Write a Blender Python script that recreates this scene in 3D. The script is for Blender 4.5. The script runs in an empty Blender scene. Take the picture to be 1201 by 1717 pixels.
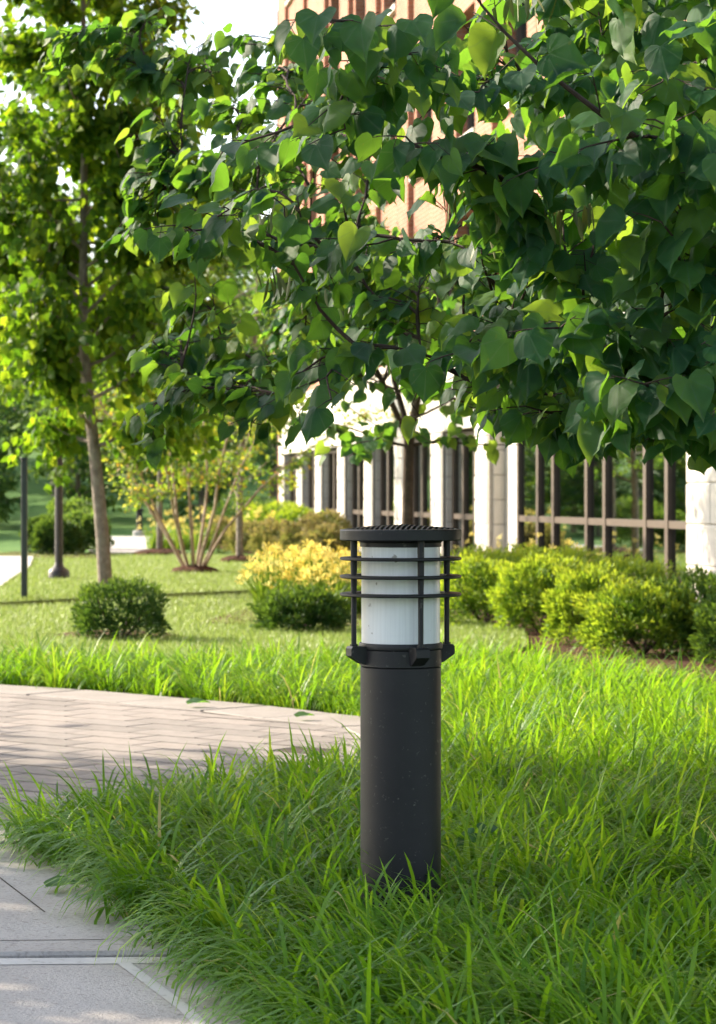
import bpy, math, random
import numpy as np
from mathutils import Vector, Matrix

# ------------------------------------------------------------------ camera, sky, sun, exposure
scene = bpy.context.scene
COL = scene.collection
FPX, HX, HY, EYE = 4054.0, 600.5, 832.0, 1.1      # focal length in photo pixels, principal column, horizon row, eye height

def at(px, py, depth):
    """world point seen at a photo pixel at a given distance along the view axis"""
    return np.array([(px - HX) * depth / FPX, depth, EYE - (py - HY) * depth / FPX])

cam = bpy.data.cameras.new('camera')
cam.sensor_fit = 'VERTICAL'; cam.sensor_height = 36.0; cam.sensor_width = 25.2
cam.lens = 85.0
cam.shift_y = -26.5 / 1717.0
cam.clip_start = 0.05; cam.clip_end = 2000
cam.dof.use_dof = True; cam.dof.focus_distance = 6.02; cam.dof.aperture_fstop = 9.5
cam_ob = bpy.data.objects.new('camera', cam); COL.objects.link(cam_ob)
cam_ob.location = (0, 0, EYE); cam_ob.rotation_euler = (math.pi / 2, 0, 0)
scene.camera = cam_ob

SUN_AZ, SUN_EL = math.radians(-60), math.radians(27)   # azimuth clockwise from +Y
sun_dir = Vector((math.sin(SUN_AZ) * math.cos(SUN_EL), math.cos(SUN_AZ) * math.cos(SUN_EL), math.sin(SUN_EL)))
world = bpy.data.worlds.new('World'); scene.world = world; world.use_nodes = True
wn, wl = world.node_tree.nodes, world.node_tree.links
wn.clear()
sky = wn.new('ShaderNodeTexSky'); sky.sky_type = 'NISHITA'; sky.sun_disc = False
sky.sun_elevation = SUN_EL; sky.sun_rotation = SUN_AZ
sky.air_density = 1.0; sky.dust_density = 2.5; sky.ozone_density = 1.0
# a thin, bright, even haze layer: the whole sky is whitened the same way
bw = wn.new('ShaderNodeRGBToBW'); wl.new(sky.outputs[0], bw.inputs[0])
mixw = wn.new('ShaderNodeMix'); mixw.data_type = 'RGBA'; mixw.inputs[0].default_value = 0.35
wl.new(sky.outputs[0], mixw.inputs[6]); wl.new(bw.outputs[0], mixw.inputs[7])
bg = wn.new('ShaderNodeBackground'); bg.inputs[1].default_value = 0.15
wl.new(mixw.outputs[2], bg.inputs[0])
wo = wn.new('ShaderNodeOutputWorld'); wl.new(bg.outputs[0], wo.inputs[0])

sun = bpy.data.lights.new('sun', 'SUN'); sun.energy = 3.8; sun.angle = math.radians(0.53); sun.color = (1.0, 0.87, 0.68)
sun_ob = bpy.data.objects.new('sun', sun); COL.objects.link(sun_ob)
sun_ob.rotation_euler = sun_dir.to_track_quat('Z', 'Y').to_euler()
sun_ob.location = (-20, 15, 20)

vs = scene.view_settings
vs.view_transform = 'Standard'; vs.look = 'None'; vs.gamma = 1.0; vs.use_curve_mapping = False
vs.exposure = 1.75
scene.cycles.use_denoising = True
scene.cycles.max_bounces = 5; scene.cycles.transmission_bounces = 4; scene.cycles.diffuse_bounces = 3
scene.cycles.use_adaptive_sampling = True; scene.cycles.adaptive_threshold = 0.02
scene.cycles.caustics_reflective = False; scene.cycles.caustics_refractive = False
scene.cycles.glossy_bounces = 2; scene.cycles.transparent_max_bounces = 6
scene.cycles.sample_clamp_indirect = 6.0

rng = np.random.default_rng(11)
random.seed(11)

# ------------------------------------------------------------------ materials
def new_mat(name):
    m = bpy.data.materials.new(name); m.use_nodes = True
    nt = m.node_tree; nt.nodes.clear()
    out = nt.nodes.new('ShaderNodeOutputMaterial')
    return m, nt, out

def principled(nt, rough=0.6, spec=0.5, metal=0.0):
    p = nt.nodes.new('ShaderNodeBsdfPrincipled')
    p.inputs['Roughness'].default_value = rough
    p.inputs['Specular IOR Level'].default_value = spec
    p.inputs['Metallic'].default_value = metal
    return p

def noise(nt, scale, detail=4, rough=0.55, coord='Object', dist=0.0):
    tc = nt.nodes.new('ShaderNodeTexCoord')
    n = nt.nodes.new('ShaderNodeTexNoise'); n.inputs['Scale'].default_value = scale
    n.inputs['Detail'].default_value = detail; n.inputs['Roughness'].default_value = rough
    n.inputs['Distortion'].default_value = dist
    nt.links.new(tc.outputs[coord], n.inputs['Vector'])
    return n

def ramp(nt, src, stops):
    r = nt.nodes.new('ShaderNodeValToRGB')
    el = r.color_ramp.elements
    while len(el) < len(stops): el.new(0.5)
    for e, (p, c) in zip(el, stops):
        e.position = p; e.color = (*c, 1)
    nt.links.new(src, r.inputs[0])
    return r

def bump(nt, src, p, strength=0.3, dist=0.01):
    b = nt.nodes.new('ShaderNodeBump'); b.inputs['Strength'].default_value = strength; b.inputs['Distance'].default_value = dist
    nt.links.new(src, b.inputs['Height']); nt.links.new(b.outputs[0], p.inputs['Normal'])
    return b

def mixc(nt, fac, a, b, mode='MIX'):
    m = nt.nodes.new('ShaderNodeMix'); m.data_type = 'RGBA'; m.blend_type = mode
    for sock, v in ((m.inputs[0], fac), (m.inputs[6], a), (m.inputs[7], b)):
        if hasattr(v, 'links'): nt.links.new(v, sock)
        elif isinstance(v, (int, float)): sock.default_value = v
        else: sock.default_value = (*v, 1)
    return m.outputs[2]

def noise_mat(name, stops, scale=8, rough=0.8, spec=0.3, bumps=0.3, bscale=60, bdist=0.01, second=None, metal=0.0, coord='Object'):
    m, nt, out = new_mat(name)
    p = principled(nt, rough, spec, metal)
    n = noise(nt, scale, 5, 0.6, coord)
    r = ramp(nt, n.outputs[0], stops)
    col = r.outputs[0]
    if second:                                   # (scale, colour, low, high): speckles or stains
        n2 = noise(nt, second[0], 3, 0.6, coord)
        r2 = ramp(nt, n2.outputs[0], [(second[2], (0, 0, 0)), (second[3], (1, 1, 1))])
        col = mixc(nt, r2.outputs[0], col, second[1])
    nt.links.new(col, p.inputs['Base Color'])
    if bumps:
        nb = noise(nt, bscale, 3, 0.6, coord); bump(nt, nb.outputs[0], p, bumps, bdist)
    nt.links.new(p.outputs[0], out.inputs[0])
    return m

def leaf_mat(name, stops, tstops, trans=0.42, rough=0.5, spec=0.4, veins=False, field=None):
    """two-sided leaf: reflected colour and transmitted colour, both varied leaf by leaf"""
    m, nt, out = new_mat(name)
    at_ = nt.nodes.new('ShaderNodeAttribute'); at_.attribute_name = 'rnd'
    oi = nt.nodes.new('ShaderNodeObjectInfo')
    add = nt.nodes.new('ShaderNodeMath'); add.operation = 'ADD'
    nt.links.new(at_.outputs['Fac'], add.inputs[0])
    nt.links.new(oi.outputs['Random'], add.inputs[1])
    fr = nt.nodes.new('ShaderNodeMath'); fr.operation = 'FRACT'; nt.links.new(add.outputs[0], fr.inputs[0])
    c = ramp(nt, (at_.outputs['Fac'] if field else fr.outputs[0]), stops).outputs[0]
    if veins:
        ge = nt.nodes.new('ShaderNodeNewGeometry'); nz = nt.nodes.new('ShaderNodeTexNoise'); nz.inputs['Scale'].default_value = 45; nz.inputs['Detail'].default_value = 4
        nt.links.new(ge.outputs['Position'], nz.inputs['Vector'])
        c = mixc(nt, 1.0, c, ramp(nt, nz.outputs[0], [(0.3, (0.7, 0.72, 0.75)), (0.7, (1.25, 1.2, 1.1))]).outputs[0], 'MULTIPLY')
        sp = nt.nodes.new('ShaderNodeTexNoise'); sp.inputs['Scale'].default_value = 60; sp.inputs['Detail'].default_value = 2; nt.links.new(ge.outputs['Position'], sp.inputs['Vector'])
        c = mixc(nt, ramp(nt, sp.outputs[0], [(0.70, (0, 0, 0)), (0.76, (1, 1, 1))]).outputs[0], c, (0.10, 0.075, 0.03))
    t = ramp(nt, (at_.outputs['Fac'] if field else fr.outputs[0]), tstops).outputs[0]
    p = principled(nt, rough, spec)
    if veins:
        uv = nt.nodes.new('ShaderNodeUVMap'); uv.uv_map = 'UVMap'
        sep = nt.nodes.new('ShaderNodeSeparateXYZ'); nt.links.new(uv.outputs[0], sep.inputs[0])
        ab = nt.nodes.new('ShaderNodeMath'); ab.operation = 'ABSOLUTE'; nt.links.new(sep.outputs[0], ab.inputs[0])
        # palmate veins: the midrib and rays from the leaf base
        an = nt.nodes.new('ShaderNodeMath'); an.operation = 'ARCTAN2'
        ys = nt.nodes.new('ShaderNodeMath'); ys.operation = 'ADD'; ys.inputs[1].default_value = 0.02
        nt.links.new(sep.outputs[1], ys.inputs[0]); nt.links.new(ab.outputs[0], an.inputs[0]); nt.links.new(ys.outputs[0], an.inputs[1])
        ml = nt.nodes.new('ShaderNodeMath'); ml.operation = 'MULTIPLY'; ml.inputs[1].default_value = 9.0; nt.links.new(an.outputs[0], ml.inputs[0])
        cs = nt.nodes.new('ShaderNodeMath'); cs.operation = 'COSINE'; nt.links.new(ml.outputs[0], cs.inputs[0])
        vr = ramp(nt, cs.outputs[0], [(0.9, (0, 0, 0)), (1.0, (1, 1, 1))])
        half = nt.nodes.new('ShaderNodeMath'); half.operation = 'MULTIPLY'; half.inputs[1].default_value = 0.35
        nt.links.new(vr.outputs[0], half.inputs[0])
        c = mixc(nt, half.outputs[0], c, (0.16, 0.24, 0.12))
        t = mixc(nt, half.outputs[0], t, (0.12, 0.2, 0.02))
        bump(nt, cs.outputs[0], p, 0.15, 0.002)
    nt.links.new(c, p.inputs['Base Color'])
    tr = nt.nodes.new('ShaderNodeBsdfTranslucent'); nt.links.new(t, tr.inputs[0])
    mx = nt.nodes.new('ShaderNodeMixShader'); mx.inputs[0].default_value = trans
    nt.links.new(p.outputs[0], mx.inputs[1]); nt.links.new(tr.outputs[0], mx.inputs[2])
    nt.links.new(mx.outputs[0], out.inputs[0])
    return m

M = {}
M['redbud_leaf'] = leaf_mat('redbud_leaf', [(0, (0.012, 0.049, 0.029)), (0.5, (0.019, 0.070, 0.036)), (0.85, (0.034, 0.098, 0.032)), (1, (0.07, 0.14, 0.028))],
                            [(0, (0.13, 0.33, 0.025)), (0.6, (0.23, 0.47, 0.028)), (1, (0.44, 0.62, 0.05))], 0.40, 0.55, 0.15, veins=True)
M['maple_leaf'] = leaf_mat('maple_leaf', [(0, (0.022, 0.062, 0.008)), (0.5, (0.038, 0.092, 0.010)), (1, (0.085, 0.145, 0.014))],
                           [(0, (0.12, 0.28, 0.012)), (0.6, (0.26, 0.46, 0.015)), (0.9, (0.42, 0.60, 0.02)), (1, (0.58, 0.70, 0.04))], 0.42, 0.55, 0.15)
M['gold_leaf'] = leaf_mat('gold_leaf', [(0, (0.05, 0.115, 0.018)), (0.6, (0.10, 0.16, 0.022)), (0.88, (0.17, 0.17, 0.03)), (1, (0.28, 0.15, 0.035))],
                          [(0, (0.26, 0.44, 0.03)), (0.7, (0.44, 0.55, 0.04)), (0.9, (0.6, 0.55, 0.05)), (1, (0.75, 0.42, 0.06))], 0.45, 0.6, 0.3)
M['wood_leaf'] = leaf_mat('wood_leaf', [(0, (0.03, 0.085, 0.03)), (0.6, (0.05, 0.12, 0.035)), (1, (0.09, 0.16, 0.03))],
                          [(0, (0.12, 0.26, 0.03)), (1, (0.34, 0.5, 0.05))], 0.35, 0.6, 0.3)
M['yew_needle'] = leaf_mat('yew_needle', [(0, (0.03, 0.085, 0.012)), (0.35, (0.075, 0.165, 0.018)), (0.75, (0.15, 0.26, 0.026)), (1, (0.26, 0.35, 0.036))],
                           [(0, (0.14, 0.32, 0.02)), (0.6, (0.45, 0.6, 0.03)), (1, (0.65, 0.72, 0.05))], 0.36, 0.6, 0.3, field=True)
M['yew_dark'] = leaf_mat('yew_dark', [(0, (0.018, 0.055, 0.014)), (0.5, (0.035, 0.095, 0.02)), (1, (0.08, 0.15, 0.025))],
                         [(0, (0.08, 0.19, 0.02)), (1, (0.25, 0.38, 0.03))], 0.25, 0.6, 0.3, field=True)
M['spirea_leaf'] = leaf_mat('spirea_leaf', [(0, (0.11, 0.15, 0.05)), (0.5, (0.17, 0.17, 0.07)), (0.8, (0.20, 0.13, 0.09)), (1, (0.24, 0.26, 0.06))],
                            [(0, (0.3, 0.38, 0.06)), (1, (0.45, 0.36, 0.1))], 0.3, 0.7, 0.3, field=True)
M['blade'] = leaf_mat('blade', [(0, (0.036, 0.108, 0.010)), (0.45, (0.068, 0.172, 0.013)), (0.8, (0.125, 0.24, 0.02)), (0.965, (0.20, 0.30, 0.032)), (0.985, (0.45, 0.36, 0.16)), (1, (0.42, 0.33, 0.15))],
                      [(0, (0.19, 0.44, 0.015)), (0.6, (0.34, 0.60, 0.018)), (0.97, (0.54, 0.70, 0.04)), (1, (0.6, 0.5, 0.2))], 0.40, 0.46, 0.26, field=True)
M['lawn_blade'] = leaf_mat('lawn_blade', [(0, (0.165, 0.24, 0.05)), (0.5, (0.21, 0.28, 0.065)), (1, (0.27, 0.32, 0.09))],
                           [(0, (0.34, 0.5, 0.09)), (1, (0.46, 0.58, 0.13))], 0.25, 0.5, 0.35)
M['lily_blade'] = leaf_mat('lily_blade', [(0, (0.05, 0.14, 0.02)), (1, (0.14, 0.24, 0.03))], [(0, (0.3, 0.5, 0.04)), (1, (0.5, 0.65, 0.05))], 0.4, 0.45, 0.4)
M['petal'] = leaf_mat('petal', [(0, (0.79, 0.59, 0.07)), (0.6, (0.81, 0.67, 0.13)), (1, (0.83, 0.74, 0.26))], [(0, (0.8, 0.66, 0.12)), (1, (0.85, 0.75, 0.25))], 0.4, 0.6, 0.3)
M['pod'] = leaf_mat('pod', [(0, (0.14, 0.17, 0.06)), (1, (0.24, 0.24, 0.10))], [(0, (0.3, 0.34, 0.1)), (1, (0.4, 0.4, 0.12))], 0.25, 0.55, 0.35)
M['twig'] = noise_mat('twig', [(0.3, (0.03, 0.018, 0.014)), (0.7, (0.075, 0.05, 0.04))], 30, 0.85, 0.25, 0.5, 120, 0.003)
M['bark'] = noise_mat('bark', [(0.25, (0.11, 0.085, 0.066)), (0.55, (0.22, 0.18, 0.145)), (0.8, (0.34, 0.295, 0.25))], 14, 0.9, 0.2, 0.8, 45, 0.02, second=(4, (0.24, 0.22, 0.17), 0.5, 0.72))
M['redbud_bark'] = noise_mat('redbud_bark', [(0.25, (0.035, 0.024, 0.018)), (0.55, (0.075, 0.052, 0.04)), (0.8, (0.13, 0.10, 0.08))], 16, 0.9, 0.2, 0.8, 50, 0.015)
M['pale_bark'] = noise_mat('pale_bark', [(0.3, (0.22, 0.15, 0.10)), (0.7, (0.42, 0.33, 0.25))], 12, 0.8, 0.25, 0.5, 40, 0.01)
M['mulch'] = noise_mat('mulch', [(0.3, (0.028, 0.014, 0.009)), (0.5, (0.085, 0.04, 0.024)), (0.72, (0.20, 0.10, 0.06))], 26, 0.95, 0.15, 1.0, 48, 0.05)
M['soil'] = noise_mat('soil', [(0.3, (0.012, 0.014, 0.006)), (0.7, (0.04, 0.04, 0.02))], 20, 0.95, 0.1, 0.8, 60, 0.02)
M['lawn'] = noise_mat('lawn', [(0.3, (0.165, 0.235, 0.05)), (0.55, (0.22, 0.285, 0.07)), (0.8, (0.28, 0.325, 0.10))], 2.2, 0.9, 0.2, 1.0, 240, 0.03, second=(60, (0.14, 0.21, 0.05), 0.5, 0.7))
M['turf'] = noise_mat('turf', [(0.3, (0.075, 0.17, 0.035)), (0.6, (0.11, 0.22, 0.045)), (0.8, (0.16, 0.26, 0.06))], 0.35, 0.9, 0.2, 0.8, 40, 0.05, second=(30, (0.04, 0.1, 0.022), 0.5, 0.7))
M['concrete'] = noise_mat('concrete', [(0.3, (0.35, 0.318, 0.292)), (0.55, (0.42, 0.385, 0.355)), (0.8, (0.48, 0.445, 0.412))], 2.6, 0.85, 0.3, 0.6, 130, 0.006, second=(75, (0.20, 0.18, 0.162), 0.52, 0.80), coord='Object')
M['concrete_edge'] = noise_mat('concrete_edge', [(0.3, (0.44, 0.42, 0.395)), (0.7, (0.52, 0.495, 0.468))], 6, 0.7, 0.35, 0.15, 200, 0.003, second=(30, (0.28, 0.255, 0.225), 0.58, 0.75))
M['band'] = noise_mat('band', [(0.3, (0.235, 0.212, 0.195)), (0.7, (0.30, 0.272, 0.252))], 4, 0.85, 0.3, 0.5, 130, 0.005, second=(75, (0.15, 0.135, 0.12), 0.55, 0.8))
M['joint'] = noise_mat('joint', [(0.3, (0.05, 0.042, 0.035)), (0.7, (0.11, 0.095, 0.08))], 30, 0.95, 0.1, 0.6, 120, 0.01)
M['path'] = noise_mat('path', [(0.3, (0.36, 0.345, 0.33)), (0.7, (0.46, 0.445, 0.43))], 1.2, 0.85, 0.3, 0.2, 120, 0.005)
M['stone'] = noise_mat('stone', [(0.25, (0.50, 0.46, 0.40)), (0.75, (0.62, 0.58, 0.52))], 3.0, 0.85, 0.3, 0.3, 90, 0.006, second=(1.2, (0.46, 0.42, 0.36), 0.52, 0.8))
M['mortar'] = noise_mat('mortar', [(0.3, (0.26, 0.24, 0.21)), (0.7, (0.33, 0.31, 0.28))], 20, 0.95, 0.1, 0.2, 80, 0.005)
M['frame'] = noise_mat('frame', [(0.3, (0.062, 0.043, 0.031)), (0.7, (0.082, 0.058, 0.042))], 6, 0.5, 0.45, 0.05, 80, 0.001)
M['dark_frame'] = noise_mat('dark_frame', [(0.3, (0.035, 0.028, 0.024)), (0.7, (0.055, 0.044, 0.038))], 6, 0.5, 0.45, 0.05, 80, 0.001)
M['interior'] = noise_mat('interior', [(0.3, (0.03, 0.03, 0.03)), (0.7, (0.07, 0.065, 0.06))], 1.5, 0.9, 0.2, 0)
M['gravel_roof'] = noise_mat('gravel_roof', [(0.3, (0.2, 0.19, 0.18)), (0.7, (0.3, 0.29, 0.28))], 4, 0.9, 0.2, 0.4)
M['black_metal'] = noise_mat('black_metal', [(0.3, (0.010, 0.009, 0.011)), (0.6, (0.015, 0.014, 0.016)), (0.85, (0.026, 0.024, 0.026))], 7, 0.5, 0.35, 0.12, 220, 0.0015, second=(70, (0.12, 0.11, 0.10), 0.64, 0.80))
M['bronze_metal'] = noise_mat('bronze_metal', [(0.3, (0.024, 0.018, 0.016)), (0.7, (0.036, 0.028, 0.025))], 5, 0.45, 0.5, 0.08, 120, 0.002)
M['green_metal'] = noise_mat('green_metal', [(0.3, (0.012, 0.02, 0.018)), (0.7, (0.022, 0.034, 0.03))], 5, 0.45, 0.5, 0.05, 120, 0.002)

def brick_mat():
    m, nt, out = new_mat('brick')
    tc = nt.nodes.new('ShaderNodeTexCoord')
    mp = nt.nodes.new('ShaderNodeMapping'); mp.inputs['Rotation'].default_value = (math.pi / 2, 0, math.pi / 2 + 0.15)
    vr = nt.nodes.new('ShaderNodeCombineXYZ'); sp = nt.nodes.new('ShaderNodeSeparateXYZ')
    nt.links.new(tc.outputs['Object'], sp.inputs[0])
    ad = nt.nodes.new('ShaderNodeMath'); ad.operation = 'ADD'; nt.links.new(sp.outputs[0], ad.inputs[0]); nt.links.new(sp.outputs[1], ad.inputs[1])
    nt.links.new(ad.outputs[0], vr.inputs[0]); nt.links.new(sp.outputs[2], vr.inputs[1])
    b = nt.nodes.new('ShaderNodeTexBrick'); b.inputs['Scale'].default_value = 1.0
    b.inputs['Brick Width'].default_value = 0.22; b.inputs['Row Height'].default_value = 0.075; b.inputs['Mortar Size'].default_value = 0.007
    b.inputs['Color1'].default_value = (0.30, 0.125, 0.078, 1); b.inputs['Color2'].default_value = (0.38, 0.17, 0.105, 1); b.inputs['Mortar'].default_value = (0.36, 0.26, 0.2, 1)
    nt.links.new(vr.outputs[0], b.inputs['Vector'])
    n = noise(nt, 1.3, 4); r = ramp(nt, n.outputs[0], [(0.3, (0.8, 0.8, 0.8)), (0.7, (1.1, 1.1, 1.1))])
    c = mixc(nt, 1.0, b.outputs[0], r.outputs[0], 'MULTIPLY')
    p = principled(nt, 0.9, 0.2); nt.links.new(c, p.inputs['Base Color'])
    bump(nt, b.outputs['Fac'], p, -0.4, 0.01)
    nt.links.new(p.outputs[0], out.inputs[0])
    return m
M['brick'] = brick_mat()

def glass_mat(name, tint, gloss, rough=0.02):
    """coated window glass: partly mirror, partly a view into the dim room behind"""
    m, nt, out = new_mat(name)
    g = nt.nodes.new('ShaderNodeBsdfGlossy'); g.inputs[0].default_value = (*tint, 1); g.inputs['Roughness'].default_value = rough
    t = nt.nodes.new('ShaderNodeBsdfTransparent'); t.inputs[0].default_value = (0.45, 0.52, 0.5, 1)
    n = noise(nt, 0.9, 2); p = nt.nodes.new('ShaderNodeBump'); p.inputs['Strength'].default_value = 0.02; p.inputs['Distance'].default_value = 0.02
    nt.links.new(n.outputs[0], p.inputs['Height']); nt.links.new(p.outputs[0], g.inputs['Normal'])
    mx = nt.nodes.new('ShaderNodeMixShader'); mx.inputs[0].default_value = gloss
    nt.links.new(t.outputs[0], mx.inputs[1]); nt.links.new(g.outputs[0], mx.inputs[2]); nt.links.new(mx.outputs[0], out.inputs[0])
    return m
M['glass'] = glass_mat('glass', (0.72, 0.78, 0.76), 0.72)
M['teal_glass'] = glass_mat('teal_glass', (0.55, 0.85, 0.9), 0.8)

def lens_mat():
    m, nt, out = new_mat('opal_lens')
    p = principled(nt, 0.32, 0.5)
    n = noise(nt, 5, 4); r = ramp(nt, n.outputs[0], [(0.3, (0.82, 0.82, 0.83)), (0.7, (0.88, 0.88, 0.88))])
    # fine vertical flutes of the acrylic and a little dirt
    tc = nt.nodes.new('ShaderNodeTexCoord'); sp = nt.nodes.new('ShaderNodeSeparateXYZ'); nt.links.new(tc.outputs['Object'], sp.inputs[0])
    an = nt.nodes.new('ShaderNodeMath'); an.operation = 'ARCTAN2'; nt.links.new(sp.outputs[0], an.inputs[0]); nt.links.new(sp.outputs[1], an.inputs[1])
    cv = nt.nodes.new('ShaderNodeCombineXYZ'); nt.links.new(an.outputs[0], cv.inputs[0])
    zz = nt.nodes.new('ShaderNodeMath'); zz.operation = 'MULTIPLY'; zz.inputs[1].default_value = 0.25; nt.links.new(sp.outputs[2], zz.inputs[0]); nt.links.new(zz.outputs[0], cv.inputs[1])
    n2 = nt.nodes.new('ShaderNodeTexNoise'); n2.inputs['Scale'].default_value = 16; n2.inputs['Detail'].default_value = 3; nt.links.new(cv.outputs[0], n2.inputs['Vector'])
    r2 = ramp(nt, n2.outputs[0], [(0.35, (0.91, 0.91, 0.91)), (0.65, (1, 1, 1))])
    c = mixc(nt, 1.0, r.outputs[0], r2.outputs[0], 'MULTIPLY')
    n3 = noise(nt, 38, 2); r3 = ramp(nt, n3.outputs[0], [(0.70, (0, 0, 0)), (0.76, (1, 1, 1))])
    c = mixc(nt, r3.outputs[0], c, (0.36, 0.33, 0.3))
    nt.links.new(c, p.inputs['Base Color'])
    bump(nt, n2.outputs[0], p, 0.08, 0.003)
    tr = nt.nodes.new('ShaderNodeBsdfTranslucent'); tr.inputs[0].default_value = (0.85, 0.85, 0.84, 1)
    mx = nt.nodes.new('ShaderNodeMixShader'); mx.inputs[0].default_value = 0.12
    nt.links.new(p.outputs[0], mx.inputs[1]); nt.links.new(tr.outputs[0], mx.inputs[2]); nt.links.new(mx.outputs[0], out.inputs[0])
    return m
M['opal_lens'] = lens_mat()

def paver_mat():
    m, nt, out = new_mat('paver')
    oi = nt.nodes.new('ShaderNodeObjectInfo')
    c0 = ramp(nt, oi.outputs['Random'], [(0, (0.20, 0.178, 0.162)), (0.5, (0.245, 0.22, 0.203)), (1, (0.28, 0.245, 0.222))]).outputs[0]
    n = noise(nt, 14, 5); r = ramp(nt, n.outputs[0], [(0.3, (0.82, 0.82, 0.82)), (0.7, (1.1, 1.1, 1.1))])
    c = mixc(nt, 1.0, c0, r.outputs[0], 'MULTIPLY')
    p = principled(nt, 0.85, 0.3); nt.links.new(c, p.inputs['Base Color'])
    nb = noise(nt, 160, 3); bump(nt, nb.outputs[0], p, 0.4, 0.004)
    nt.links.new(p.outputs[0], out.inputs[0])
    return m
M['paver'] = paver_mat()

# ------------------------------------------------------------------ mesh helpers
def mesh_np(name, V, tris=None, loops=None, counts=None, smooth=False, rnd=None, uv=None):
    """mesh from numpy arrays: V (n,3), flat loop indices and per-face loop counts"""
    me = bpy.data.meshes.new(name)
    V = np.ascontiguousarray(V, dtype=np.float32)
    if tris is not None:
        loops = np.ascontiguousarray(tris, dtype=np.int32).ravel(); counts = np.full(len(loops) // 3, 3, np.int32)
    loops = np.ascontiguousarray(loops, dtype=np.int32); counts = np.ascontiguousarray(counts, dtype=np.int32)
    me.vertices.add(len(V)); me.vertices.foreach_set('co', V.ravel())
    me.loops.add(len(loops)); me.loops.foreach_set('vertex_index', loops)
    me.polygons.add(len(counts))
    st = np.concatenate(([0], np.cumsum(counts)[:-1])).astype(np.int32)
    me.polygons.foreach_set('loop_start', st)
    me.polygons.foreach_set('use_smooth', np.full(len(counts), smooth, bool))
    if rnd is not None:
        a = me.attributes.new('rnd', 'FLOAT', 'POINT'); a.data.foreach_set('value', np.ascontiguousarray(rnd, dtype=np.float32))
    if uv is not None:
        l = me.uv_layers.new(name='UVMap'); l.data.foreach_set('uv', np.ascontiguousarray(uv[loops], dtype=np.float32).ravel())
    me.update(calc_edges=True)
    return me

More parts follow.
